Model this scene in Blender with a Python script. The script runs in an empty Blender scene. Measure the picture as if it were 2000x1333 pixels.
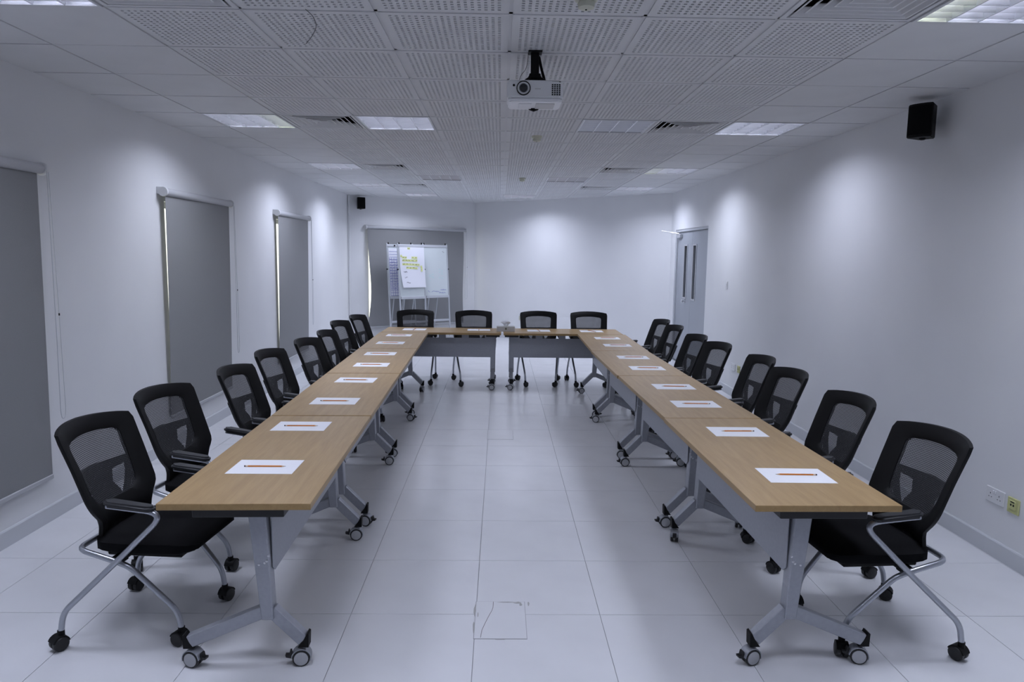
import bpy, bmesh, math, random
from mathutils import Vector, Matrix
random.seed(7)
PI = math.pi
R = math.radians
scene = bpy.context.scene
COL = scene.collection

# ------------------------------------------------------------------ camera
cam_d = bpy.data.cameras.new('camera')
cam = bpy.data.objects.new('camera', cam_d)
COL.objects.link(cam)
scene.camera = cam
cam_d.sensor_fit = 'HORIZONTAL'
cam_d.sensor_width = 36.0
cam_d.lens = 1371.48 / 2000.0 * 36.0
cam_d.clip_start = 0.05
cam_d.clip_end = 200
CAM_H = 1.7285
pitch, yaw, roll = R(7.0399), R(1.02465), R(0.73548)
fw = Vector((math.sin(yaw) * math.cos(pitch), math.cos(yaw) * math.cos(pitch), -math.sin(pitch)))
rt = Vector((math.cos(yaw), -math.sin(yaw), 0))
up = rt.cross(fw)
r2 = rt * math.cos(roll) + up * math.sin(roll)
u2 = up * math.cos(roll) - rt * math.sin(roll)
mw = Matrix((r2, u2, -fw)).transposed().to_4x4()
mw.translation = Vector((0, 0, CAM_H))
cam.matrix_world = mw

# ------------------------------------------------------------------ world, exposure
world = bpy.data.worlds.new('world')
scene.world = world
world.use_nodes = True
wn = world.node_tree.nodes
wn['Background'].inputs['Color'].default_value = (1.0, 0.97, 0.86, 1)
wn['Background'].inputs['Strength'].default_value = 2.6
vs = scene.view_settings
vs.view_transform = 'Standard'
vs.look = 'None'
vs.gamma = 1.0
vs.use_curve_mapping = False
vs.exposure = -0.40
cy = scene.cycles
cy.max_bounces = 7
cy.diffuse_bounces = 4
cy.glossy_bounces = 4
cy.transparent_max_bounces = 8
cy.adaptive_threshold = 0.035

# lamp strengths used by the ceiling light builder
LAMP_W = 21.0
LAMP_COL = (0.76, 0.81, 1.0)
LAMP_SPREAD = R(148)
TUBE_E = 21.0

# ------------------------------------------------------------------ materials
def mat(name, col, rough=0.5, metal=0.0, spec=0.5, emit=None, estr=0.0):
    m = bpy.data.materials.new(name)
    m.use_nodes = True
    b = m.node_tree.nodes['Principled BSDF']
    b.inputs['Base Color'].default_value = (*col, 1)
    b.inputs['Roughness'].default_value = rough
    b.inputs['Metallic'].default_value = metal
    b.inputs['Specular IOR Level'].default_value = spec
    if emit:
        b.inputs['Emission Color'].default_value = (*emit, 1)
        b.inputs['Emission Strength'].default_value = estr
    return m

def noise_mat(name, c1, c2, scale, rough=0.5, spec=0.5, bump=0.0, bscale=None, metal=0.0, stretch=(1, 1, 1)):
    m = mat(name, c1, rough, metal, spec)
    nt = m.node_tree
    b = nt.nodes['Principled BSDF']
    tc = nt.nodes.new('ShaderNodeTexCoord')
    mp = nt.nodes.new('ShaderNodeMapping')
    mp.inputs['Scale'].default_value = stretch
    nz = nt.nodes.new('ShaderNodeTexNoise')
    nz.inputs['Scale'].default_value = scale
    nz.inputs['Detail'].default_value = 2
    rp = nt.nodes.new('ShaderNodeValToRGB')
    rp.color_ramp.elements[0].color = (*c1, 1)
    rp.color_ramp.elements[1].color = (*c2, 1)
    rp.color_ramp.elements[0].position = 0.3
    rp.color_ramp.elements[1].position = 0.7
    nt.links.new(tc.outputs['Object'], mp.inputs['Vector'])
    nt.links.new(mp.outputs['Vector'], nz.inputs['Vector'])
    nt.links.new(nz.outputs['Fac'], rp.inputs['Fac'])
    nt.links.new(rp.outputs['Color'], b.inputs['Base Color'])
    if bump:
        n2 = nt.nodes.new('ShaderNodeTexNoise')
        n2.inputs['Scale'].default_value = bscale or scale
        n2.inputs['Detail'].default_value = 3
        bp = nt.nodes.new('ShaderNodeBump')
        bp.inputs['Strength'].default_value = bump
        bp.inputs['Distance'].default_value = 0.002
        nt.links.new(mp.outputs['Vector'], n2.inputs['Vector'])
        nt.links.new(n2.outputs['Fac'], bp.inputs['Height'])
        nt.links.new(bp.outputs['Normal'], b.inputs['Normal'])
    return m

M = {}
M['wall'] = noise_mat('wall_paint', (.78, .79, .80), (.74, .75, .765), 1.3, .55, .35)
M['base'] = mat('skirting_paint', (.60, .62, .65), .45)
M['tile'] = noise_mat('ceiling_board', (.70, .71, .72), (.66, .67, .68), 3.0, .8, .2)
M['tee'] = mat('ceiling_tee', (.62, .63, .645), .45)
M['felt'] = mat('tile_backing', (.018, .018, .02), .95, 0, .1)
M['felt_dark'] = mat('tile_backing_dark', (.006, .006, .007), .95, 0, .1)
M['plenum'] = mat('plenum', (.10, .10, .105), .9)
M['floor'] = noise_mat('floor_vinyl', (.735, .745, .765), (.70, .71, .73), 4.0, .22, .5)
M['grout'] = mat('floor_joint', (.30, .305, .32), .8)
M['dirt'] = mat('floor_scuff', (.36, .36, .35), .7)
M['crack'] = mat('floor_crack', (.05, .035, .035), .8)
M['silver'] = noise_mat('silver_paint', (.36, .375, .41), (.33, .345, .38), 60, .42, .5, 0, None, .45)
M['chrome'] = mat('silver_tube', (.42, .44, .48), .30, .75)
M['black'] = mat('black_plastic', (.0035, .0035, .004), .55, 0, .22)
M['blackmetal'] = mat('black_bracket', (.018, .018, .02), .5)
M['fabric'] = noise_mat('black_fabric', (.004, .004, .005), (.006, .006, .007), 400, .9, .12)
M['pad'] = mat('armrest_pad', (.016, .017, .020), .5)
M['hub'] = mat('caster_disc', (.44, .45, .47), .45)
M['tyre'] = mat('caster_tyre', (.012, .012, .013), .5)
M['paper'] = mat('paper', (.88, .89, .92), .7, 0, .2)
M['pencil'] = mat('pencil_orange', (.62, .20, .025), .35)
M['pencil_end'] = mat('pencil_end', (.03, .008, .012), .4)
M['pencil_wood'] = mat('pencil_wood', (.62, .42, .25), .7)
M['lead'] = mat('pencil_lead', (.05, .05, .05), .5)
M['ferrule'] = mat('pencil_band', (.70, .55, .42), .4)
M['blind'] = noise_mat('blind_fabric', (.285, .29, .295), (.265, .27, .275), 300, .85, .2)
M['blindmetal'] = mat('blind_metal', (.46, .47, .49), .4)
M['white'] = mat('white_plastic', (.72, .73, .74), .4)
M['door'] = noise_mat('door_paint', (.36, .385, .42), (.335, .36, .395), 2.0, .45, .5)
M['doorframe'] = mat('door_frame_paint', (.50, .52, .55), .45)
M['alum'] = mat('aluminium', (.62, .63, .65), .30, .8)
M['louver'] = mat('satin_louver', (.84, .85, .88), .34, 1.0)
M['reflector'] = mat('lamp_reflector', (.80, .81, .83), .25, .6)
M['tube'] = mat('lamp_tube_cool', (.9, .9, .95), .4, 0, .5, (.80, .82, 1.0), TUBE_E)
M['tube_warm'] = mat('lamp_tube_warm', (.9, .9, .85), .4, 0, .5, (.93, 1.0, .74), TUBE_E)
for k_ in ('tube', 'tube_warm'): M[k_].cycles.emission_sampling = 'NONE'
M['tube_off'] = mat('lamp_tube_off', (.75, .75, .75), .4)
M['vent'] = mat('vent_paint', (.66, .67, .68), .5)
M['slot'] = mat('vent_dark', (.008, .008, .008), .9)
M['proj'] = mat('projector_white', (.80, .81, .82), .45)
M['proj_bot'] = mat('projector_base', (.88, .89, .91), .45)
M['lens'] = mat('lens_glass', (.01, .01, .015), .08, 0, .8)
M['yellowed'] = mat('yellowed_plastic', (.55, .56, .26), .5)
M['cream'] = mat('cream_plastic', (.60, .61, .50), .5)
M['board'] = mat('whiteboard', (.58, .63, .64), .25)
M['flip_paper'] = mat('flip_chart_paper', (.70, .71, .76), .7, 0, .2)
M['stand'] = mat('easel_metal', (.50, .52, .55), .4, .3)
M['ink'] = mat('marker_black', (.04, .04, .05), .7)
M['ink_blue'] = mat('marker_blue', (.10, .12, .42), .7)
M['ink_green'] = mat('marker_green', (.42, .62, .60), .7)
M['hilite'] = mat('marker_yellow', (.66, .70, .30), .7)
M['emblem'] = mat('emblem_green', (.12, .14, .09), .6)
M['tissue_box'] = mat('tissue_card', (.62, .62, .62), .6)

def glass_mat():
    m = bpy.data.materials.new('window_glass')
    m.use_nodes = True
    nt = m.node_tree
    for n in list(nt.nodes): nt.nodes.remove(n)
    out = nt.nodes.new('ShaderNodeOutputMaterial')
    mx = nt.nodes.new('ShaderNodeMixShader')
    tr = nt.nodes.new('ShaderNodeBsdfTransparent')
    tr.inputs['Color'].default_value = (.93, .95, .95, 1)
    gl = nt.nodes.new('ShaderNodeBsdfGlossy')
    gl.inputs['Roughness'].default_value = .02
    mx.inputs['Fac'].default_value = .06
    nt.links.new(tr.outputs[0], mx.inputs[1]); nt.links.new(gl.outputs[0], mx.inputs[2])
    nt.links.new(mx.outputs[0], out.inputs['Surface'])
    return m
M['glass'] = glass_mat()

def mesh_fabric_mat():
    m = bpy.data.materials.new('chair_mesh_fabric')
    m.use_nodes = True
    nt = m.node_tree
    b = nt.nodes['Principled BSDF']
    b.inputs['Base Color'].default_value = (.035, .036, .04, 1)
    b.inputs['Roughness'].default_value = .7
    out = nt.nodes['Material Output']
    tc = nt.nodes.new('ShaderNodeTexCoord')
    mp = nt.nodes.new('ShaderNodeMapping')
    mp.inputs['Rotation'].default_value = (R(45), 0, 0)
    mp.inputs['Scale'].default_value = (0, 1, 1)
    mp.inputs['Location'].default_value = (.5 / 190, 0, 0)
    ck = nt.nodes.new('ShaderNodeTexChecker')
    ck.inputs['Scale'].default_value = 190.0
    ck.inputs['Color1'].default_value = (1, 1, 1, 1)
    ck.inputs['Color2'].default_value = (0.5, 0.5, 0.5, 1)
    tr = nt.nodes.new('ShaderNodeBsdfTransparent')
    mx = nt.nodes.new('ShaderNodeMixShader')
    nt.links.new(tc.outputs['Object'], mp.inputs['Vector'])
    nt.links.new(mp.outputs['Vector'], ck.inputs['Vector'])
    nt.links.new(ck.outputs['Color'], mx.inputs['Fac'])
    nt.links.new(tr.outputs[0], mx.inputs[1]); nt.links.new(b.outputs[0], mx.inputs[2])
    nt.links.new(mx.outputs[0], out.inputs['Surface'])
    return m
M['mesh'] = mesh_fabric_mat()

def wood_mat():
    m = mat('beech_laminate', (.5, .38, .24), .40, 0, .38)
    nt = m.node_tree
    b = nt.nodes['Principled BSDF']
    tc = nt.nodes.new('ShaderNodeTexCoord')
    mp = nt.nodes.new('ShaderNodeMapping'); mp.inputs['Scale'].default_value = (14, 1.1, 14)
    nz = nt.nodes.new('ShaderNodeTexNoise'); nz.inputs['Scale'].default_value = 2.2
    nz.inputs['Detail'].default_value = 6; nz.inputs['Distortion'].default_value = .5
    mp2 = nt.nodes.new('ShaderNodeMapping'); mp2.inputs['Scale'].default_value = (170, 7, 170)
    n2 = nt.nodes.new('ShaderNodeTexNoise'); n2.inputs['Scale'].default_value = 1.6; n2.inputs['Detail'].default_value = 3
    rp = nt.nodes.new('ShaderNodeValToRGB')
    rp.color_ramp.elements[0].color = (.348, .226, .097, 1); rp.color_ramp.elements[0].position = .3
    rp.color_ramp.elements[1].color = (.413, .280, .126, 1); rp.color_ramp.elements[1].position = .7
    r3 = nt.nodes.new('ShaderNodeValToRGB')
    r3.color_ramp.elements[0].color = (.93, .92, .91, 1); r3.color_ramp.elements[0].position = .35
    r3.color_ramp.elements[1].color = (1, 1, 1, 1); r3.color_ramp.elements[1].position = .6
    mul = nt.nodes.new('ShaderNodeMixRGB'); mul.blend_type = 'MULTIPLY'; mul.inputs['Fac'].default_value = 1
    L = nt.links.new
    L(tc.outputs['Object'], mp.inputs['Vector']); L(mp.outputs['Vector'], nz.inputs['Vector'])
    L(tc.outputs['Object'], mp2.inputs['Vector']); L(mp2.outputs['Vector'], n2.inputs['Vector'])
    L(nz.outputs['Fac'], rp.inputs['Fac']); L(n2.outputs['Fac'], r3.inputs['Fac'])
    L(rp.outputs['Color'], mul.inputs['Color1']); L(r3.outputs['Color'], mul.inputs['Color2'])
    L(mul.outputs['Color'], b.inputs['Base Color'])
    return m
M['wood'] = wood_mat()

# ------------------------------------------------------------------ mesh helpers
class MB:
    def __init__(self):
        self.bm = bmesh.new()
        self.mats = []
    def mi(self, m):
        if m is None: return 0
        if m not in self.mats: self.mats.append(m)
        return self.mats.index(m)
    def poly(self, pts, m=None):
        vs_ = [self.bm.verts.new(p) for p in pts]
        f = self.bm.faces.new(vs_)
        f.material_index = self.mi(m)
        return f
    def box(self, c, s, bev=0.0, rot=None, seg=1, m=None):
        mtx = Matrix.Translation(Vector(c))
        if rot is not None: mtx = mtx @ rot.to_4x4()
        mtx = mtx @ Matrix.Diagonal((s[0], s[1], s[2], 1))
        n0 = set(self.bm.faces)
        r = bmesh.ops.create_cube(self.bm, size=1.0, matrix=mtx)
        if bev > 0:
            es = set()
            for v in r['verts']:
                es.update(v.link_edges)
            bmesh.ops.bevel(self.bm, geom=list(es), offset=bev, segments=seg, affect='EDGES', profile=.5)
        k = self.mi(m)
        for f in self.bm.faces:
            if f not in n0: f.material_index = k
        return self
    def tube(self, path, r, n=10, m=None, closed=False):
        P = [Vector(p) for p in path]
        rs = r if isinstance(r, (list, tuple)) else [r] * len(P)
        T = []
        for i in range(len(P)):
            a = P[i - 1] if i > 0 else (P[-1] if closed else P[0])
            b = P[i + 1] if i < len(P) - 1 else (P[0] if closed else P[-1])
            T.append((b - a).normalized())
        t0 = T[0]
        ref = Vector((0, 0, 1)) if abs(t0.z) < .9 else Vector((1, 0, 0))
        nrm = t0.cross(ref).normalized()
        rings = []
        for i, p in enumerate(P):
            t = T[i]
            nrm = (nrm - t * nrm.dot(t)).normalized()
            bn = t.cross(nrm)
            rings.append([self.bm.verts.new(p + (nrm * math.cos(2 * PI * k / n) + bn * math.sin(2 * PI * k / n)) * rs[i]) for k in range(n)])
        km = self.mi(m)
        cnt = len(rings) if closed else len(rings) - 1
        for i in range(cnt):
            A, B = rings[i], rings[(i + 1) % len(rings)]
            for k in range(n):
                f = self.bm.faces.new((A[k], A[(k + 1) % n], B[(k + 1) % n], B[k])); f.material_index = km
        if not closed:
            f = self.bm.faces.new(rings[0][::-1]); f.material_index = km
            f = self.bm.faces.new(rings[-1]); f.material_index = km
        return self
    def lathe(self, prof, c, axis='z', n=16, m=None):
        """profile of (radius, height), closed with caps"""
        c = Vector(c)
        def pt(r, h, a):
            x, y = r * math.cos(a), r * math.sin(a)
            if axis == 'z': return c + Vector((x, y, h))
            if axis == 'y': return c + Vector((x, h, y))
            return c + Vector((h, x, y))
        rings = [[self.bm.verts.new(pt(r, h, 2 * PI * k / n)) for k in range(n)] for r, h in prof]
        km = self.mi(m)
        for i in range(len(rings) - 1):
            for k in range(n):
                f = self.bm.faces.new((rings[i][k], rings[i][(k + 1) % n], rings[i + 1][(k + 1) % n], rings[i + 1][k])); f.material_index = km
        f = self.bm.faces.new(rings[0][::-1]); f.material_index = km
        f = self.bm.faces.new(rings[-1]); f.material_index = km
        return self
    def prism(self, pts, h, axis='z', base=0.0, m=None):
        """extrude a 2-D polygon: axis z -> pts are (x,y); y -> (x,z); x -> (y,z)"""
        def v3(p, t):
            if axis == 'z': return (p[0], p[1], t)
            if axis == 'y': return (p[0], t, p[1])
            return (t, p[0], p[1])
        A = [self.bm.verts.new(v3(p, base)) for p in pts]
        B = [self.bm.verts.new(v3(p, base + h)) for p in pts]
        km = self.mi(m)
        n = len(pts)
        fs = [self.bm.faces.new(A[::-1]), self.bm.faces.new(B)]
        for i in range(n):
            fs.append(self.bm.faces.new((A[i], A[(i + 1) % n], B[(i + 1) % n], B[i])))
        for f in fs: f.material_index = km
        return self
    def mesh(self, name, material=None, smooth=35):
        bmesh.ops.recalc_face_normals(self.bm, faces=self.bm.faces[:])
        me = bpy.data.meshes.new(name)
        self.bm.to_mesh(me)
        self.bm.free()
        if self.mats:
            for m in self.mats: me.materials.append(M[m])
        else:
            me.materials.append(M[material])
        if smooth:
            me.polygons.foreach_set('use_smooth', [True] * len(me.polygons))
            me.set_sharp_from_angle(angle=R(smooth))
        return me
    def build(self, name, material=None, parent=None, smooth=35):
        return link(name, self.mesh(name, material, smooth), parent)

def link(name, me, parent=None):
    o = bpy.data.objects.new(name, me)
    COL.objects.link(o)
    if parent is not None: o.parent = parent
    return o

def tag(o, label=None, cat=None, group=None, kind=None):
    if label: o['label'] = label
    if cat: o['category'] = cat
    if group: o['group'] = group
    if kind: o['kind'] = kind
    return o

def empty(name, loc=(0, 0, 0), rz=0.0):
    o = bpy.data.objects.new(name, None)
    o.empty_display_size = .1
    COL.objects.link(o)
    o.location = loc
    o.rotation_euler = (0, 0, rz)
    return o

def copy_tree(o, parent=None):
    c = o.copy()
    COL.objects.link(c)
    c.parent = parent
    for ch in o.children: copy_tree(ch, c)
    return c

def fillet(pts, r, seg=5):
    P = [Vector(p) for p in pts]
    rr = r if isinstance(r, (list, tuple)) else [r] * len(P)
    out = [P[0]]
    for i in range(1, len(P) - 1):
        a, b, c = P[i - 1], P[i], P[i + 1]
        q = min(rr[i], (a - b).length * .49, (c - b).length * .49)
        s, e = b + (a - b).normalized() * q, b + (c - b).normalized() * q
        for k in range(seg + 1):
            t = k / seg
            out.append(s * (1 - t) ** 2 + b * 2 * t * (1 - t) + e * t * t)
    out.append(P[-1])
    return out

def rot_to(d):
    """matrix whose x axis points along d (kept upright)"""
    x = Vector(d).normalized()
    z = Vector((0, 0, 1))
    y = z.cross(x).normalized()
    z = x.cross(y)
    return Matrix((x, y, z)).transposed()

# ------------------------------------------------------------------ room shell
ZC = 2.793
XL, XR, YB = -2.86, 2.92, -1.2
CORNER_L, APEX, CORNER_R = (XL, 13.4), (-.546, 15.09), (XR, 12.1)
ROOM = [(XL, YB), (XR, YB), CORNER_R, APEX, CORNER_L]

def clip_poly(poly, clip):
    out = poly
    n = len(clip)
    for i in range(n):
        a, b = clip[i], clip[(i + 1) % n]
        inp, out = out, []
        side = lambda p: (b[0] - a[0]) * (p[1] - a[1]) - (b[1] - a[1]) * (p[0] - a[0])
        for k in range(len(inp)):
            p, q = inp[k], inp[(k + 1) % len(inp)]
            sp, sq = side(p), side(q)
            if sp >= -1e-9: out.append(p)
            if sp * sq < -1e-12:
                t = sp / (sp - sq)
                out.append((p[0] + (q[0] - p[0]) * t, p[1] + (q[1] - p[1]) * t))
        if not out: return []
    return out

def area(p):
    return abs(sum(p[i][0] * p[(i + 1) % len(p)][1] - p[(i + 1) % len(p)][0] * p[i][1] for i in range(len(p)))) / 2

def holed_wall(name, a, b, z1, t, holes):
    """wall from a to b (inner face), thickness t to the right-hand side of a->b, with rectangular holes (s0,s1,z0,z1)"""
    a, b = Vector((*a, 0)), Vector((*b, 0))
    L = (b - a).length
    d = (b - a).normalized()
    o = Vector((d.y, -d.x, 0)) * t
    S = sorted({0.0, L, *[h[0] for h in holes], *[h[1] for h in holes]})
    Zs = sorted({0.0, z1, *[h[2] for h in holes], *[h[3] for h in holes]})
    mb = MB(); bm = mb.bm
    vf = {}; 
    def V(i, j, k):
        if (i, j, k) not in vf:
            vf[(i, j, k)] = bm.verts.new(a + d * S[i] + Vector((0, 0, Zs[j])) + o * k)
        return vf[(i, j, k)]
    def solid(i, j):
        if i < 0 or j < 0 or i >= len(S) - 1 or j >= len(Zs) - 1: return False
        cs, cz = (S[i] + S[i + 1]) / 2, (Zs[j] + Zs[j + 1]) / 2
        return not any(h[0] < cs < h[1] and h[2] < cz < h[3] for h in holes)
    for i in range(len(S) - 1):
        for j in range(len(Zs) - 1):
            if not solid(i, j): continue
            for k in (0, 1):
                bm.faces.new((V(i, j, k), V(i + 1, j, k), V(i + 1, j + 1, k), V(i, j + 1, k)))
            if not solid(i - 1, j): bm.faces.new((V(i, j, 0), V(i, j + 1, 0), V(i, j + 1, 1), V(i, j, 1)))
            if not solid(i + 1, j): bm.faces.new((V(i + 1, j, 0), V(i + 1, j + 1, 0), V(i + 1, j + 1, 1), V(i + 1, j, 1)))
            if not solid(i, j - 1): bm.faces.new((V(i, j, 0), V(i + 1, j, 0), V(i + 1, j, 1), V(i, j, 1)))
            if not solid(i, j + 1): bm.faces.new((V(i, j + 1, 0), V(i + 1, j + 1, 0), V(i + 1, j + 1, 1), V(i, j + 1, 1)))
    w = mb.build(name, 'wall', None, 0)
    return tag(w, kind='structure')

WH = 2.93
BL = [(2.98, 4.44), (5.98, 7.46), (8.98, 10.46)]          # blinds on the left wall
BZ0, BZ1 = .28, 2.24
# left wall runs from far to near so that outside lies on the right-hand side seen from a->b ... outside is -x
WINH = [(13.4 - (y1 - .06), 13.4 - (y0 + .125), .42, 2.14) for y0, y1 in BL]
# a->b = CORNER_L -> (XL,YB): direction -y, right-hand side = -x (outside)
holed_wall('wall_left', CORNER_L, (XL, YB), WH, .16, WINH)
D0, D1, DZ = 9.95, 11.79, 2.165
# a->b = (XR,YB) -> CORNER_R: direction +y, right-hand side = +x
holed_wall('wall_right', (XR, YB), CORNER_R, WH, .14, [(D0 - YB, D1 - YB, -0.001, DZ)])
LF = math.hypot(APEX[0] - CORNER_L[0], APEX[1] - CORNER_L[1])
FD = Vector(((APEX[0] - CORNER_L[0]) / LF, (APEX[1] - CORNER_L[1]) / LF, 0))     # along the far left wall
FN = Vector((FD.y, -FD.x, 0))                                                     # into the room
FB = (.32, 2.60)                                                                  # blind span along that wall
# a->b = APEX -> CORNER_L : right-hand side is outside
holed_wall('wall_far_left', APEX, CORNER_L, WH, .16, [(LF - (FB[1] - .07), LF - (FB[0] + .07), .42, 2.14)])
holed_wall('wall_far_right', CORNER_R, APEX, WH, .16, [])
holed_wall('wall_back', (XL, YB), (XR, YB), WH, .16, [])

# floor slab and tiles
mb = MB(); mb.prism([(XL - .05, YB - .05), (XR + .16, YB - .05), (XR + .16, 12.2), (-.55, 15.2), (XL - .05, 13.5)], -.08, 'z', -.004)
floor = tag(mb.build('floor', 'grout', None, 0), kind='structure')
FX, FY = -.700, 3.206
def tile_mesh(name, poly, z0, h, m, bev=0):
    b = MB(); b.prism(poly, h, 'z', z0)
    return b.mesh(name, m, 0)
g = .0013
full = [(g, g), (.6 - g, g), (.6 - g, .6 - g), (g, .6 - g)]
ft_full = tile_mesh('floor_tile', full, -.0038, .0038, 'floor')
for i in range(-4, 7):
    for j in range(-8, 21):
        x, y = FX + .6 * i, FY + .6 * j
        p = [(x + q[0], y + q[1]) for q in full]
        c = clip_poly(p, ROOM)
        if len(c) < 3 or area(c) < .002: continue
        if area(c) > .3 and abs(area(c) - area(p)) < 1e-4:
            o = link('floor_tile', ft_full, floor); o.location = (x, y, 0)
        else:
            o = link('floor_tile', tile_mesh('floor_tile', c, -.0038, .0038, 'floor'), floor)

# floor sockets: lids let into the floor
def floor_lid(name, x0, x1, y0, y1, label, crack, worn):
    t = empty(name, ((x0 + x1) / 2, (y0 + y1) / 2, 0))
    w, d = x1 - x0, y1 - y0
    b = MB(); b.box((0, 0, .0006), (w, d, .0012)); b.build('rim', 'grout', t, 0)
    e = .0022
    b = MB(); b.box((0, 0, .0009), (w - 2 * e, d - 2 * e, .0018)); b.build('lid', 'floor', t, 0)
    if crack:
        pts = [(-.035, d / 2 - .005), (-.036, d / 2 - .06), (-.041, d / 2 - .09), (-.055, d / 2 - .14), (-.072, d / 2 - .21), (-.085, d / 2 - .27), (-.09, -d / 2 + .01)]
        b = MB(); b.tube([(px * 1.0, py, .0018) for px, py in pts], .0011, 5); b.build('crack', 'crack', t)
    for (px, py, sx, sy, a) in worn:
        b = MB()
        n = 9
        pts = []
        for k in range(n):
            an = 2 * PI * k / n
            rr = .55 + .45 * random.random()
            pts.append((px + math.cos(an) * sx * rr, py + math.sin(an) * sy * rr))
        b.prism(pts, .0004, 'z', .0018)
        b.build('scuff_mark', 'dirt', t, 0)
    return tag(t, label, 'floor socket', 'floor socket lids in the aisle')
floor_lid('floor_socket_lid', -.104, .140, 2.985, 3.33, 'cracked square floor socket lid with grey scuffed rim nearest the camera', True,
          [(-.124, .08, .008, .08, 0), (-.124, -.07, .006, .07, 0), (.085, .158, .026, .012, 0), (.101, .140, .009, .02, 0), (.140, .15, .006, .026, 0), (.03, .164, .05, .005, 0), (.0, -.177, .03, .003, 0), (-.108, .04, .003, .03, 0)])
floor_lid('floor_socket_lid', -.107, .139, 6.43, 6.775, 'far square floor socket lid in the middle of the aisle', False, [(.124, -.1, .002, .06, 0), (-.122, -.11, .002, .05, 0)])

# baseboards
def baseboard(name, a, b, skip=()):
    a, b = Vector((*a, 0)), Vector((*b, 0))
    d = (b - a).normalized(); n = Vector((-d.y, d.x, 0))
    mb = MB()
    prof = [(0, 0), (.014, 0), (.014, .096), (.009, .104), (0, .104)]
    A = [mb.bm.verts.new(a + n * p[0] + Vector((0, 0, p[1]))) for p in prof]
    B = [mb.bm.verts.new(b + n * p[0] + Vector((0, 0, p[1]))) for p in prof]
    mb.bm.faces.new(A); mb.bm.faces.new(B[::-1])
    for i in range(5): mb.bm.faces.new((A[i], A[(i + 1) % 5], B[(i + 1) % 5], B[i]))
    return tag(mb.build(name, 'base', None, 0), kind='structure')
baseboard('baseboard_left', CORNER_L, (XL, YB))
baseboard('baseboard_right', (XR, YB), (XR, D0 - .03))
baseboard('baseboard_far_left', APEX, CORNER_L)
baseboard('baseboard_far_right', CORNER_R, APEX)

# white conduit in the far left corner
b = MB(); b.box((XL + .03, 13.33, 1.39), (.028, .04, 2.78), .003); tag(b.build('trim_1', 'wall'), kind='structure')

# ------------------------------------------------------------------ ceiling
CX0, CY0 = -1.7644, 3.2915
mb = MB(); mb.prism([(XL - .16, YB - .16), (XR + .14, YB - .16), (XR + .14, 12.25), (-.55, 15.3), (XL - .16, 13.55)], .05, 'z', ZC + .16)
ceiling = tag(mb.build('ceiling', 'plenum', None, 0), kind='structure')
TEE = .0085      # half width of the visible tee
def cell(i, j): return CX0 + .6 * i, CY0 + .6 * j

def perf_mesh(name, back):
    N, pitch_, hs = 18, .0292, .0067
    mg = (.6 - 2 * TEE - pitch_ * N) / 2
    b = MB(); bm = b.bm
    x0 = TEE; W = .6 - 2 * TEE
    z = 0.0
    kt, kb = b.mi('tile'), b.mi(back)
    cache = {}
    def V(x, y, zz):
        k = (round(x, 5), round(y, 5), zz)
        if k not in cache: cache[k] = bm.verts.new((x, y, zz))
        return cache[k]
    g0 = x0 + mg
    for i in range(N):
        for j in range(N):
            ax, ay = g0 + i * pitch_, g0 + j * pitch_
            bx, by = ax + pitch_, ay + pitch_
            cx, cy = (ax + bx) / 2, (ay + by) / 2
            O = [V(ax, ay, z), V(bx, ay, z), V(bx, by, z), V(ax, by, z)]
            I = [V(cx - hs, cy - hs, z), V(cx + hs, cy - hs, z), V(cx + hs, cy + hs, z), V(cx - hs, cy + hs, z)]
            U = [V(cx - hs, cy - hs, .009), V(cx + hs, cy - hs, .009), V(cx + hs, cy + hs, .009), V(cx - hs, cy + hs, .009)]
            for k in range(4):
                l = (k + 1) % 4
                bm.faces.new((O[k], O[l], I[l], I[k])).material_index = kt
                bm.faces.new((I[k], I[l], U[l], U[k])).material_index = kt
            bm.faces.new(U).material_index = kb
    # border strip and edges
    e0, e1 = x0, x0 + W
    h0, h1 = g0, g0 + N * pitch_
    ring_o = [(e0, e0), (e1, e0), (e1, e1), (e0, e1)]
    ring_i = [(h0, h0), (h1, h0), (h1, h1), (h0, h1)]
    for k in range(4):
        l = (k + 1) % 4
        bm.faces.new([bm.verts.new((*p, z)) for p in (ring_o[k], ring_o[l], ring_i[l], ring_i[k])]).material_index = kt
        bm.faces.new([bm.verts.new(p) for p in ((*ring_o[k], z), (*ring_o[l], z), (*ring_o[l], .011), (*ring_o[k], .011))]).material_index = kt
    return b.mesh(name, None, 0)
perf = perf_mesh('perforated_tile', 'felt')
perf_dark = perf_mesh('perforated_tile', 'felt_dark')
plain_full = tile_mesh('ceiling_tile', [(TEE * .55, TEE * .55), (.6 - TEE * .55, TEE * .55), (.6 - TEE * .55, .6 - TEE * .55), (TEE * .55, .6 - TEE * .55)], 0, .011, 'tile')

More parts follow.
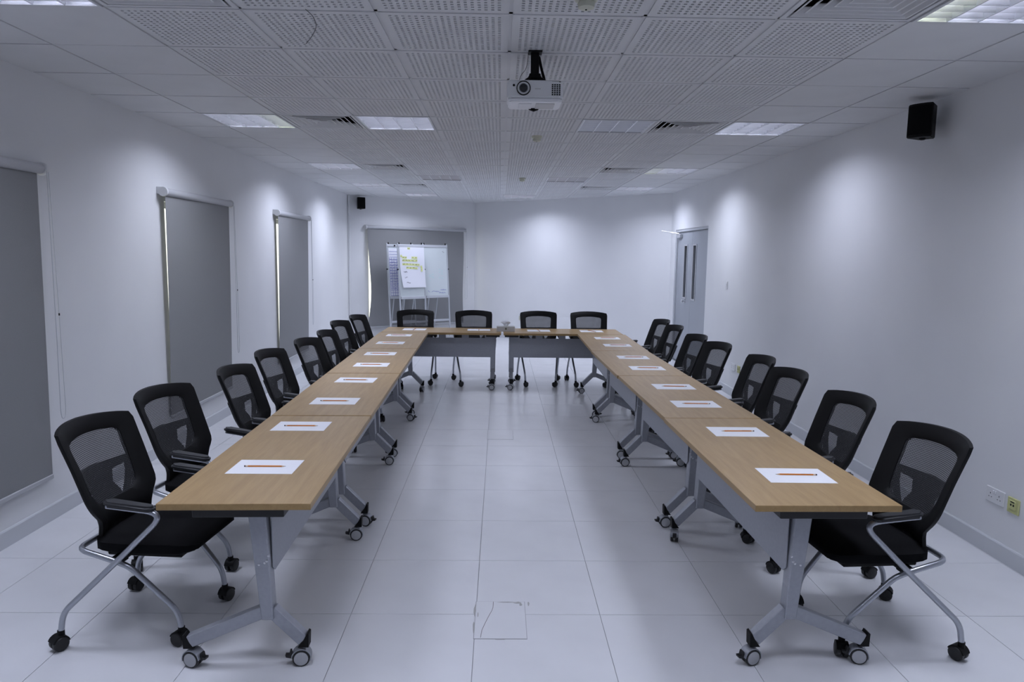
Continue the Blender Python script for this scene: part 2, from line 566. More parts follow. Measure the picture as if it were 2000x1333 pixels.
LIGHTS_ON = [(1, -3), (4, -3), (-1, -1), (6, -1), (-1, 4), (6, 4), (1, 4), (-1, 9), (6, 9), (-1, 13), (6, 13), (0, 16), (3, 16)]
LIGHTS_OFF = [(4, 4), (1, 11), (4, 11)]
VENTS = [(0, -1), (5, -1), (0, 4), (5, 4), (0, 9), (5, 9), (0, 13), (5, 13)]
USED = set(LIGHTS_ON + LIGHTS_OFF + VENTS)
DARK = {(3, 0), (5, 0), (0, 0), (5, 1), (5, -2), (3, -1)}
for i in range(-2, 9):
    for j in range(-8, 21):
        if (i, j) in USED: continue
        x, y = cell(i, j)
        w = TEE
        p = [(x + w, y + w), (x + .6 - w, y + w), (x + .6 - w, y + .6 - w), (x + w, y + .6 - w)]
        c = clip_poly(p, ROOM)
        if len(c) < 3 or area(c) < .001: continue
        whole = abs(area(c) - area(p)) < 1e-4
        if whole:
            me = (perf_dark if (i, j) in DARK else perf) if 0 <= i <= 5 else plain_full
            o = link('perforated_tile' if 0 <= i <= 5 else 'ceiling_tile', me, ceiling)
            o.location = (x, y, ZC + random.uniform(-.0008, .0008))
        else:
            o = link('ceiling_tile', tile_mesh('ceiling_tile', c, 0, .011, 'tile'), ceiling)
            o.location = (0, 0, ZC)
# grid runners
def clip_line(p, q):
    c = clip_poly([(p[0] - .0001, p[1]), (p[0] + .0001, p[1]), (q[0] + .0001, q[1]), (q[0] - .0001, q[1])], ROOM) if p[0] == q[0] else \
        clip_poly([(p[0], p[1] - .0001), (q[0], q[1] - .0001), (q[0], q[1] + .0001), (p[0], p[1] + .0001)], ROOM)
    return c
for i in range(-1, 8):
    x = CX0 + .6 * i
    c = clip_line((x, YB), (x, 16))
    if not c: continue
    y0, y1 = min(p[1] for p in c), max(p[1] for p in c)
    b = MB(); b.box((x, (y0 + y1) / 2, ZC + .009), (.024, y1 - y0, .006)); b.build('grid_runner', 'tee', ceiling, 0)
for j in range(-7, 21):
    y = CY0 + .6 * j
    c = clip_line((XL, y), (XR, y))
    if not c: continue
    x0, x1 = min(p[0] for p in c), max(p[0] for p in c)
    if x1 - x0 < .1: continue
    b = MB(); b.box(((x0 + x1) / 2, y, ZC + .0085), (x1 - x0, .024, .005)); b.build('grid_runner', 'tee', ceiling, 0)

# ------------------------------------------------------------------ ceiling lights
def light_meshes():
    D = {}
    h = .30 - TEE * .6
    b = MB()
    fr = .013
    for sx, sy, lx, ly in ((0, 1, 2 * h, fr), (0, -1, 2 * h, fr), (1, 0, fr, 2 * h - 2 * fr), (-1, 0, fr, 2 * h - 2 * fr)):
        b.box((sx * (h - fr / 2), sy * (h - fr / 2), .0), (lx, ly, .008))
    bmesh.ops.remove_doubles(b.bm, verts=b.bm.verts[:], dist=.0005)
    D['frame'] = b.mesh('frame', 'tee', 0)
    q = h - fr
    b = MB()      # open-bottom housing
    z1 = .085
    b.poly([(-q, -q, z1), (q, -q, z1), (q, q, z1), (-q, q, z1)])
    for k in range(4):
        c4 = [(-q, -q), (q, -q), (q, q), (-q, q)]
        p, r_ = c4[k], c4[(k + 1) % 4]
        b.poly([(*p, 0), (*r_, 0), (*r_, z1), (*p, z1)])
    bmesh.ops.remove_doubles(b.bm, verts=b.bm.verts[:], dist=.0001)
    D['housing'] = b.mesh('housing', 'reflector', 0)
    b = MB(); b.tube([(0, -q + .02, .056), (0, q - .02, .056)], .0135, 10)
    D['tube'] = b.mesh('lamp_tube', 'tube')
    b = MB(); b.tube([(0, -q + .02, .056), (0, q - .02, .056)], .0135, 10)
    D['tube_warm'] = b.mesh('lamp_tube', 'tube_warm')
    b = MB(); b.tube([(0, -q + .02, .056), (0, q - .02, .056)], .0135, 10)
    D['tube_off'] = b.mesh('lamp_tube', 'tube_off')
    b = MB(); b.prism([(-.003, -.002), (.003, -.002), (.016, .042), (-.016, .042)], 2 * q, 'y', -q)
    D['spine'] = b.mesh('louver_spine', 'louver', 0)
    lw = 2 * q / 4
    b = MB(); b.prism([(-.0015, 0), (.0015, 0), (.009, .036), (-.009, .036)], lw - .012, 'x', -(lw - .012) / 2)
    D['blade'] = b.mesh('louver_blade', 'louver', 0)
    D['q'] = q; D['lw'] = lw
    return D
LD = light_meshes()
LAMP_ROW = {-3: .6, -1: .9, 4: .64, 9: .98, 13: 1.1, 16: .95}     # output by row: set to balance brightness along the room
def ceiling_light(i, j, on, label, warm=()):
    x, y = cell(i, j)
    t = empty('ceiling_light', (x + .3, y + .3, ZC))
    tag(t, label, 'ceiling light', 'recessed louvre ceiling lights')
    link('frame', LD['frame'], t); link('housing', LD['housing'], t)
    lw, q = LD['lw'], LD['q']
    for k in range(4):
        cx = -q + lw * (k + .5)
        o = link('lamp_tube', LD['tube_off' if not on else ('tube_warm' if k in warm else 'tube')], t); o.location = (cx, 0, 0)
        for r_ in range(7):
            o = link('louver_blade', LD['blade'], t); o.location = (cx, -q + 2 * q * (r_ + .5) / 7, 0)
    for k in range(5):
        o = link('louver_spine', LD['spine'], t); o.location = (-q + lw * k * .998 + (.004 if k == 0 else 0), 0, 0)
    if on:
        ld = bpy.data.lights.new('lamp_light', 'AREA')
        ld.shape = 'SQUARE'; ld.size = .5
        ld.energy = LAMP_W * LAMP_ROW[j]; ld.color = LAMP_COL; ld.spread = LAMP_SPREAD
        lo = bpy.data.objects.new('lamp_light', ld); COL.objects.link(lo)
        lo.parent = t; lo.location = (0, 0, -.006)
    return t
ceiling_light(1, -3, True, 'lit louvre ceiling light added overhead left, out of view, to brighten the near floor')  # this pair is unseen, added to light the near floor
ceiling_light(4, -3, True, 'lit louvre ceiling light added overhead right, out of view, to brighten the near floor')
ceiling_light(-1, -1, True, 'lit louvre ceiling light cut by the top left corner of the photo')
ceiling_light(6, -1, True, 'bright louvre ceiling light cut by the top right corner of the photo', (0,))
ceiling_light(-1, 4, True, 'lit louvre ceiling light by the left wall above the second blind', (3,))
ceiling_light(1, 4, True, 'lit louvre ceiling light left of centre beside the square air vent', ())
ceiling_light(4, 4, False, 'dark louvre ceiling light mirroring the tables, right of the projector')
ceiling_light(6, 4, True, 'lit louvre ceiling light beside the vent, nearest the right wall loudspeaker')
ceiling_light(-1, 9, True, 'second lit louvre ceiling light along the left wall side')
ceiling_light(6, 9, True, 'second lit louvre ceiling light along the right wall side', (0,))
ceiling_light(1, 11, False, 'dark reddish louvre ceiling light left of the far smoke detector')
ceiling_light(4, 11, False, 'dark reddish louvre ceiling light right of the far smoke detector')
ceiling_light(-1, 13, True, 'small far louvre ceiling light closest to the left corner loudspeaker')
ceiling_light(6, 13, True, 'small far louvre ceiling light above the grey door')
ceiling_light(0, 16, True, 'farthest lit louvre ceiling light above the window with the easels')
ceiling_light(3, 16, True, 'farthest dim louvre ceiling light by the far wall apex')

# ------------------------------------------------------------------ air vents
def vent_meshes():
    out = {}
    h = .30 - TEE * .6
    b = MB()
    o1, o2 = h, h - .022
    P1 = [(-o1, -o1), (o1, -o1), (o1, o1), (-o1, o1)]
    P2 = [(-o2, -o2), (o2, -o2), (o2, o2), (-o2, o2)]
    P3 = [(p[0] * .985, p[1] * .985) for p in P2]
    rings = [(P1, .008), (P1, 0), (P2, -.001), (P3, .022)]
    for (A, za), (B, zb) in zip(rings, rings[1:]):
        for k in range(4):
            l = (k + 1) % 4
            b.poly([(*A[k], za), (*A[l], za), (*B[l], zb), (*B[k], zb)])
    bmesh.ops.remove_doubles(b.bm, verts=b.bm.verts[:], dist=.0001)
    out['frame'] = b.mesh('frame', 'vent', 0)
    b = MB(); b.box((0, 0, .075), (2 * o2, 2 * o2, .002)); out['backing'] = b.mesh('backing', 'slot', 0)
    out['vanes'] = []
    n = 6
    for k in range(n):
        ro = o2 - .012 - k * .044
        prof = [(ro, .0012), (ro, -.001), (ro - .008, -.001), (ro - .036, .030), (ro - .036, .0325), (ro - .0085, .0012)]
        b = MB()
        sq = lambda q: [(-q, -q), (q, -q), (q, q), (-q, q)]
        for (ra, za), (rb, zb) in zip(prof, prof[1:] + prof[:1]):
            A, B = sq(ra), sq(rb)
            for q in range(4):
                l = (q + 1) % 4
                b.poly([(*A[q], za), (*A[l], za), (*B[l], zb), (*B[q], zb)])
        bmesh.ops.remove_doubles(b.bm, verts=b.bm.verts[:], dist=.0001)
        out['vanes'].append(b.mesh('vane', 'vent', 0))
    return out
VD = vent_meshes()
def air_vent(i, j, label):
    x, y = cell(i, j)
    t = empty('air_vent', (x + .3, y + .3, ZC))
    tag(t, label, 'air vent', 'square ceiling air vents')
    link('frame', VD['frame'], t); link('backing', VD['backing'], t)
    for me in VD['vanes']: link('vane', me, t)
air_vent(0, -1, 'square ceiling air vent cut by the top edge, left side')
air_vent(5, -1, 'large square ceiling air vent at the top edge beside the bright corner light')
air_vent(0, 4, 'square ceiling air vent between two lit lights, left of centre')
air_vent(5, 4, 'square ceiling air vent between a dark light and a lit light')
air_vent(0, 9, 'second square ceiling air vent along the left side')
air_vent(5, 9, 'second square ceiling air vent along the right side')
air_vent(0, 13, 'farthest square ceiling air vent on the left side')
air_vent(5, 13, 'farthest square ceiling air vent on the right side')

# ------------------------------------------------------------------ windows behind the blinds
def window(n, org, dvec, nvec, w, z0, z1):
    """frame and pane set in the opening; org = near bottom corner on the inner wall face"""
    rz = math.atan2(dvec.y, dvec.x)
    t = empty('window_%d' % n, (org.x, org.y, 0), rz)
    tag(t, kind='structure')
    sgn = 1 if Vector((-dvec.y, dvec.x, 0)).dot(nvec) > 0 else -1       # +1: local +y looks into the room
    dy = -sgn * .11
    b = MB()
    for c, s in (((w / 2, dy, z0 + .025), (w, .05, .05)), ((w / 2, dy, z1 - .025), (w, .05, .05)), ((.025, dy, (z0 + z1) / 2), (.05, .05, z1 - z0 - .1)), ((w - .025, dy, (z0 + z1) / 2), (.05, .05, z1 - z0 - .1))):
        b.box(c, s)
    b.build('window_frame', 'white', t, 0)
    b = MB(); b.box((w / 2, dy, (z0 + z1) / 2), (w - .1, .006, z1 - z0 - .1)); b.build('pane', 'glass', t, 0)
for k, (y0, y1) in enumerate(BL):
    window(k + 1, Vector((XL, y0 + .125, 0)), Vector((0, 1, 0)), Vector((1, 0, 0)), y1 - .06 - y0 - .125, .42, 2.14)
o0 = Vector((*CORNER_L, 0)) + FD * (FB[0] + .07)
window(4, o0, FD, FN, FB[1] - .07 - FB[0] - .07, .42, 2.14)

# ------------------------------------------------------------------ roller blinds
def roller_blind(org, dvec, w, off, label, chain_z, bulge=.0, chain=True, hang=.0, edge_in=.0):
    """local x along the wall, local y into the room"""
    rz = math.atan2(dvec.y, dvec.x)
    t = empty('roller_blind', (org.x, org.y, 0), rz)
    tag(t, label, 'blind', 'grey roller blinds')
    ztop = BZ1
    # cloth: closed thin sheet with a slight belly at the side edges
    b = MB(); bm = b.bm
    NX, NZ = 8, 14
    front = []; back = []
    cl0, cl1 = .035, w - .06
    for s_, store in ((.0, front), (-.0012, back)):
        for j in range(NZ + 1):
            z = ztop - .05 - (ztop - .05 - BZ0 - .02) * j / NZ
            row = []
            for i in range(NX + 1):
                u = i / NX
                edge = max(0, 1 - u / .18) + max(0, (u - .88) / .12) * .6
                be = bulge * edge * math.sin(PI * min(1, (j / NZ) * 1.08)) + .002 * math.sin(7 * u + 3 * j / NZ)
                inset = edge_in * math.sin(PI * (j / NZ) ** 1.6) ** 1.5 * (max(0, 1 - u / .3) - max(0, (u - .7) / .3) * .5)
                row.append(bm.verts.new((cl0 + (cl1 - cl0) * u + inset, off + be + s_ + hang * j / NZ, z)))
            store.append(row)
    for S_ in (front, back):
        for j in range(NZ):
            for i in range(NX):
                bm.faces.new((S_[j][i], S_[j][i + 1], S_[j + 1][i + 1], S_[j + 1][i]))
    for j in range(NZ):
        for i in (0, NX): bm.faces.new((front[j][i], front[j + 1][i], back[j + 1][i], back[j][i]))
    for i in range(NX):
        for j in (0, NZ): bm.faces.new((front[j][i], front[j][i + 1], back[j][i + 1], back[j][i]))
    b.build('cloth', 'blind', t, 60)
    b = MB(); b.tube([(.02, off, ztop - .03), (w - .03, off, ztop - .03)], .032, 18); b.build('roller', 'blindmetal', t)
    for xx in (.008, w - .012):
        b = MB(); b.lathe([(.038, -.011), (.040, -.006), (.040, .006), (.038, .011)], (xx, off, ztop - .03), 'x', 20)
        b.build('end_cap', 'white', t)
        b = MB(); b.box((xx, off / 2 - .002, ztop - .02), (.014, off - .02, .06), .003); b.build('bracket', 'white', t, 0)
    b = MB(); b.box(((cl0 + cl1) / 2, off + hang, BZ0 + .008), (cl1 - cl0 + .012, .014, .03), .004); b.build('bottom_bar', 'blindmetal', t)
    if chain:
        x1 = w - .008
        pts = [(x1 - .012, off - .034, ztop - .03), (x1 - .022, off - .034, chain_z + .5), (x1 - .028, off - .032, chain_z + .05), (x1 - .015, off - .03, chain_z + .008), (x1, off - .03, chain_z), (x1 + .018, off - .03, chain_z + .012), (x1 + .024, off - .032, chain_z + .06), (x1 + .016, off - .034, chain_z + .7), (x1 + .004, off - .034, ztop - .03)]
        b = MB(); b.tube(fillet(pts, .02, 3), .0022, 6); b.build('chain', 'stand', t)
        b = MB(); b.tube([(x1 + .018, off - .034, chain_z + .66), (x1 + .018, off - .034, chain_z + .675)], .0045, 8); b.build('chain_joint', 'black', t)
    return t
# local +y must point into the room: for the left wall run along -y
for (y0, y1), lab in zip(BL, ('grey roller blind cut by the left edge of the photo', 'middle grey roller blind on the left wall', 'farthest grey roller blind on the left wall')):
    t = roller_blind(Vector((XL, y0, 0)), Vector((0, 1, 0)), y1 - y0, -.055, lab, .65, -.006, True, .032)
t = roller_blind(Vector((*CORNER_L, 0)) + FD * FB[0], FD, FB[1] - FB[0], -.06, 'wide grey roller blind behind the flip chart easels', .78, -.03, True, .0, .055)

# ------------------------------------------------------------------ door
t = empty('door_1', (XR, D0, 0)); tag(t, kind='structure')
W = D1 - D0
b = MB()
b.box((.06, .02, DZ / 2), (.10, .04, DZ)); b.build('jamb', 'doorframe', t, 0)
b = MB(); b.box((.06, W - .02, DZ / 2), (.10, .04, DZ)); b.build('jamb', 'doorframe', t, 0)
b = MB(); b.box((.06, W / 2, DZ - .02), (.10, W - .08, .04)); b.build('head', 'doorframe', t, 0)
seam = .93
for y0, y1, vy0, vy1, nm in ((.042, seam - .003, seam - .25, seam - .10, 'near'), (seam + .003, W - .042, seam + .26, seam + .41, 'far')):
    zc0, zc1 = 1.08, 1.90
    b = MB(); bm = b.bm
    S = [y0, vy0, vy1, y1]; Zs = [.008, zc0, zc1, DZ - .044]
    vv = {}
    def V3(i, j, k):
        if (i, j, k) not in vv: vv[(i, j, k)] = bm.verts.new(((.035, .079)[k], S[i], Zs[j]))
        return vv[(i, j, k)]
    for i in range(3):
        for j in range(3):
            if i == 1 and j == 1: continue
            for k in (0, 1): bm.faces.new((V3(i, j, k), V3(i + 1, j, k), V3(i + 1, j + 1, k), V3(i, j + 1, k)))
    for k in range(3):
        bm.faces.new((V3(k, 0, 0), V3(k + 1, 0, 0), V3(k + 1, 0, 1), V3(k, 0, 1)))
        bm.faces.new((V3(k, 3, 0), V3(k + 1, 3, 0), V3(k + 1, 3, 1), V3(k, 3, 1)))
        bm.faces.new((V3(0, k, 0), V3(0, k + 1, 0), V3(0, k + 1, 1), V3(0, k, 1)))
        bm.faces.new((V3(3, k, 0), V3(3, k + 1, 0), V3(3, k + 1, 1), V3(3, k, 1)))
    for a_, c_ in (((1, 1), (2, 1)), ((2, 1), (2, 2)), ((2, 2), (1, 2)), ((1, 2), (1, 1))):
        bm.faces.new((V3(*a_, 0), V3(*c_, 0), V3(*c_, 1), V3(*a_, 1)))
    leaf = b.build('door_leaf', 'door', t, 0)
    b = MB()
    for c, s in (((.031, vy0 - .008, (zc0 + zc1) / 2), (.012, .026, zc1 - zc0 + .04)), ((.031, vy1 + .008, (zc0 + zc1) / 2), (.012, .026, zc1 - zc0 + .04)), ((.031, (vy0 + vy1) / 2, zc0 - .008), (.012, vy1 - vy0 - .01, .024)), ((.031, (vy0 + vy1) / 2, zc1 + .008), (.012, vy1 - vy0 - .01, .024))):
        b.box(c, s)
    b.build('vision_panel_frame', 'alum', leaf, 0)
    b = MB(); b.box((.057, (vy0 + vy1) / 2, (zc0 + zc1) / 2), (.006, vy1 - vy0, zc1 - zc0)); b.build('vision_pane', 'lens', leaf, 0)
    if nm == 'far':
        b = MB(); b.lathe([(.026, 0), (.026, .006), (.012, .008), (.012, .03), (.026, .038), (.028, .05), (.02, .06)], (.035, seam + .30, 1.02), 'x', 16)
        for v in b.bm.verts: v.co.x = .035 - (v.co.x - .035)
        b.build('knob', 'alum', leaf)
        b = MB(); b.box((.012, W - .22, 2.06), (.046, .20, .055), .006); b.build('closer_body', 'alum', leaf)
    for zz in (.35, 1.75):
        hy = y0 + .002 if nm == 'near' else y1 - .002
        b = MB(); b.tube([(.028, hy, zz - .05), (.028, hy, zz + .05)], .008, 8); b.build('hinge', 'alum', leaf)
b = MB(); b.tube(fillet([(.01, W - .18, 2.10), (-.10, W - .10, 2.12), (-.245, W - .04, 2.145)], .03, 4), .009, 8); b.build('closer_arm', 'alum', t)
b = MB(); b.box((.11, W / 2, DZ / 2), (.02, W, DZ)); b.build('door_back', 'plenum', t, 0)

# ------------------------------------------------------------------ switches and sockets
def plate(name, loc, normal_rz, w, h, m, label, cat, kind):
    """local x out of the wall, y along it"""
    t = empty(name, loc, normal_rz)
    tag(t, label, cat)
    b = MB(); b.box((.005, 0, 0), (.010, w, h), .0025); b.build('plate', m, t)
    if kind == 'double':
        for s in (-1, 1):
            for (dy, dz, sy, sz) in ((0, .012, .004, .009), (-.011, -.009, .006, .004), (.011, -.009, .006, .004)):
                b = MB(); b.box((.0102, s * .036 + dy, dz - .004), (.0012, sy, sz)); b.build('socket_hole', 'black', t, 0)
        for s in (-1, 1):
            b = MB(); b.box((.012, s * .0085, .022), (.006, .012, .018), .0015); b.build('rocker', 'white', t)
    if kind == 'data':
        b = MB(); b.box((.0115, 0, .004), (.005, .05, .052), .0015); b.build('insert', m, t)
        b = MB(); b.box((.0142, 0, .021), (.001, .03, .006)); b.build('label_slot', 'black', t, 0)
        for s in (-1, 1):
            b = MB(); b.box((.0142, s * .010, .004), (.001, .010, .011)); b.build('port', 'felt', t, 0)
    if kind == 'switch':
        b = MB(); b.box((.012, 0, 0), (.006, .03, .05), .002); b.build('rocker', 'white', t)
    return t
plate('power_socket', (XR, 3.925, .358), PI, .148, .088, 'white', 'white double power socket low on the right wall near the camera', 'socket', 'double')
plate('data_socket', (XR, 3.778, .352), PI, .088, .088, 'yellowed', 'yellowed data outlet beside the double socket on the right wall', 'socket', 'data')
plate('light_switch', (XR, 9.01, 1.37), PI, .07, .10, 'white', 'small white light switch on the right wall before the door', 'switch', 'switch')
plate('power_socket', (XR, 8.60, .37), PI, .148, .088, 'white', 'white socket low on the right wall farther back behind the chairs', 'socket', 'double')
plate('data_socket', (XR, 8.40, .37), PI, .088, .088, 'yellowed', 'yellowed outlet low on the right wall farther back behind the chairs', 'socket', 'data')
fr_d = Vector((APEX[0] - CORNER_R[0], APEX[1] - CORNER_R[1], 0)).normalized()
fr_n = Vector((-fr_d.y, fr_d.x, 0))
plate('power_socket', (.45, APEX[1] + (.45 - APEX[0]) * (CORNER_R[1] - APEX[1]) / (CORNER_R[0] - APEX[0]), .44), math.atan2(fr_n.y, fr_n.x), .148, .088, 'cream', 'cream socket low on the far wall between two head chairs', 'socket', 'double')

# ------------------------------------------------------------------ training tables
TH = .74
def caster_parts(parent, x, y, z0, rz, big=True):
    """caster with stem top at z0; wheel pair on the floor"""
    c = empty('caster', (x, y, 0), rz)
    c.parent = parent
    return c
def table_caster_meshes():
    D = {}
    r_ = .036
    for s in (-1, 1):
        b = MB(); b.lathe([(r_ - .004, -.0085), (r_, -.006), (r_, .006), (r_ - .004, .0085)], (-.012, s * .0145, r_), 'y', 20)
        D['wheel%d' % s] = b.mesh('wheel', 'tyre')
        b = MB(); b.lathe([(.029, -.0015), (.029, .0008), (.0265, .0016)], (-.012, s * .0235, r_), 'y', 20)
        if s < 0:
            for v in b.bm.verts: v.co.y = 2 * (s * .0235) - v.co.y
        D['disc%d' % s] = b.mesh('wheel_disc', 'hub')
    b = MB()
    pts = []
    for k in range(13):
        a = R(-15 + 190 * k / 12)
        pts.append((-.012 + (r_ + .005) * math.cos(a), r_ + (r_ + .005) * math.sin(a)))
    for k in range(12, -1, -1):
        a = R(-15 + 190 * k / 12)
        pts.append((-.012 + (r_ + .0015) * math.cos(a), r_ + (r_ + .0015) * math.sin(a)))
    b.prism(pts, .044, 'y', -.022)
    D['hood'] = b.mesh('hood', 'silver')
    b = MB(); b.tube([(0, 0, r_ + .034), (0, 0, .105)], .011, 10); D['stem'] = b.mesh('stem', 'silver')
    b = MB(); b.prism([(-.045, .032), (-.075, .040), (-.077, .050), (-.062, .049), (-.058, .066), (-.052, .066), (-.050, .052), (-.042, .05)], .022, 'y', -.011)
    D['brake'] = b.mesh('brake_lever', 'tyre', 0)
    return D
TC = table_caster_meshes()
def add_table_caster(parent, x, y, rz):
    c = empty('caster', (x, y, 0), rz); c.parent = parent
    for k in ('wheel-1', 'wheel1'): link('wheel', TC[k], c)
    for k in ('disc-1', 'disc1'): link('wheel_disc', TC[k], c)
    link('hood', TC['hood'], c); link('stem', TC['stem'], c); link('brake_lever', TC['brake'], c)
    return c

TL, TW = 1.513, .60
def make_table_meshes():
    D = {}
    b = MB(); b.box((0, 0, TH - .0135), (TW, TL, .027), .0015); D['top'] = b.mesh('tabletop', 'wood', 30)
    b = MB(); b.box((.01, 0, TH - .027 - .018), (.36, .175, .036), .003); D['bracket'] = b.mesh('top_bracket', 'blackmetal')
    # column: slanted, wider at the top
    def column():
        b = MB()
        z1, z0 = TH - .063, .212
        y = .032
        bot = [(.070, -y), (.118, -y), (.118, y), (.070, y)]
        top = [(.028, -y), (.100, -y), (.100, y), (.028, y)]
        A = [b.bm.verts.new((*p, z0)) for p in bot]; B = [b.bm.verts.new((*p, z1)) for p in top]
        b.bm.faces.new(A[::-1]); b.bm.faces.new(B)
        for k in range(4): b.bm.faces.new((A[k], A[(k + 1) % 4], B[(k + 1) % 4], B[k]))
        bmesh.ops.bevel(b.bm, geom=b.bm.edges[:], offset=.004, segments=1, affect='EDGES')
        return b.mesh('leg_column', 'silver', 30)
    D['column'] = column()
    def arm(x0, z0, x1, z1):
        b = MB()
        p, q = Vector((x0, 0, z0)), Vector((x1, 0, z1))
        d = q - p
        b.box((p + q) / 2, (d.length, .042, .052), .003, rot_to(d))
        return b.mesh('foot_arm', 'silver', 30)
    D['arm_in'] = arm(.105, .245, .235, .112)
    D['arm_out'] = arm(.085, .245, -.235, .112)
    def cap(sg):
        b = MB()
        x = sg * .235
        b.prism([(x - sg * .022, .085), (x + sg * .022, .085), (x + sg * .024, .142), (x + sg * .016, .146), (x + sg * .002, .118)], .044, 'y', -.022)
        return b.mesh('foot_cap', 'black', 0)
    D['cap_in'] = cap(1); D['cap_out'] = cap(-1)
    # modesty panel hung on the aisle side between the legs
    b = MB()
    L2 = TL / 2 - .105
    b.prism([(-L2, .655), (L2, .655), (L2, .43), (L2 - .03, .405), (-L2 + .03, .405), (-L2, .43)], .003, 'x', .112)
    for k in range(5): b.box((.1135, -L2 + .06 + k * (2 * L2 - .12) / 4, .682), (.006, .09, .064))
    D['panel'] = b.mesh('modesty_panel', 'silver', 0)
    b = MB(); b.box((-.04, 0, TH - .045), (.05, TL - .30, .03), .003); D['beam'] = b.mesh('under_beam', 'blackmetal')
    b = MB(); b.lathe([(.0055, 0), (.0055, .002), (.003, .0035)], (0, 0, 0), 'y', 8); D['bolt'] = b.mesh('bolt', 'alum')
    return D
TD = make_table_meshes()
def training_table(x, y, rz, label, group, caster_seed):
    t = empty('training_table', (x, y, 0), R(rz))
    tag(t, label, 'table', group)
    link('tabletop', TD['top'], t); link('modesty_panel', TD['panel'], t); link('under_beam', TD['beam'], t)
    rnd = random.Random(caster_seed)
    for s in (-1, 1):
        ly = s * (TL / 2 - .105)
        for k in ('bracket', 'column', 'arm_in', 'arm_out', 'cap_in', 'cap_out'):
            nm = {'bracket': 'top_bracket', 'column': 'leg_column', 'arm_in': 'foot_arm', 'arm_out': 'foot_arm', 'cap_in': 'foot_cap', 'cap_out': 'foot_cap'}[k]
            o = link(nm, TD[k], t); o.location = (0, ly, 0)
        for bx, bz in ((.068, .455), (.092, .462), (.100, .470), (.108, .492)):
            o = link('bolt', TD['bolt'], t)
            o.location = (bx if s < 0 else bx, ly + s * .032, bz)
            if s < 0: o.rotation_euler = (0, 0, PI)
        for sx in (-1, 1):
            add_table_caster(t, sx * .235, ly, rnd.choice((.15, -.2, .3, .1, PI - .25, 1.35)) - R(rz))
    return t
ordn = ('nearest the camera', 'second from the camera', 'third from the camera', 'fourth from the camera')
for k in range(4):
    yc = 2.672 + 1.5285 * (k + .5)
    training_table(-1.040 - .0262 * (yc - 2.68), yc, 1.5, 'beech folding table in the left row, %s' % ordn[k], 'beech folding tables', 10 + k)
for k, (xc, rz) in enumerate(((1.326, 180.7), (1.306, 181.3), (1.270, 180.9), (1.274, 179.3))):
    yc = 2.698 + 1.523 * (k + .5)
    training_table(xc, yc, rz, 'beech folding table in the right row, %s' % ordn[k], 'beech folding tables', 20 + k)
training_table(-.735, 9.098, -90.6, 'beech folding table at the head of the room, on the left', 'beech folding tables', 31)
training_table(.805, 9.100, -89.6, 'beech folding table at the head of the room, on the right', 'beech folding tables', 33)

# ------------------------------------------------------------------ chairs
def xc_of(z):
    pts = [(.45, -.148), (.54, -.137), (.64, -.186), (.78, -.238), (.96, -.312)]
    for (z0, x0), (z1, x1) in zip(pts, pts[1:]):
        if z <= z1 or z1 == .96: return x0 + (x1 - x0) * (z - z0) / (z1 - z0)
def bow(y, z):
    k = .075
    return k * (y / .25) ** 2
def surf(y, z, dx=0.0):
    return Vector((xc_of(z) + bow(y, z) + dx, y, z))
def chaikin(p, n=2):
    for _ in range(n):
        q = []
        for k in range(len(p)):
            a, b_ = p[k], p[(k + 1) % len(p)]
            q += [(a[0] * .75 + b_[0] * .25, a[1] * .75 + b_[1] * .25), (a[0] * .25 + b_[0] * .75, a[1] * .25 + b_[1] * .75)]
        p = q
    return p
def radial(poly, c, n):
    out = []
    for k in range(n):
        a = 2 * PI * k / n + .001
        d = (math.cos(a), math.sin(a))
        best = None
        for i in range(len(poly)):
            p, q = poly[i], poly[(i + 1) % len(poly)]
            ex, ey = q[0] - p[0], q[1] - p[1]
            den = d[0] * ey - d[1] * ex
            if abs(den) < 1e-12: continue
            px, py = p[0] - c[0], p[1] - c[1]
            t_ = (px * ey - py * ex) / den
            u_ = (px * d[1] - py * d[0]) / den
            if t_ > 0 and -1e-9 <= u_ <= 1 + 1e-9 and (best is None or t_ > best): best = t_
        out.append((c[0] + d[0] * best, c[1] + d[1] * best))
    return out
def mirror(half):
    return half + [(-y, z) for y, z in half[::-1]]

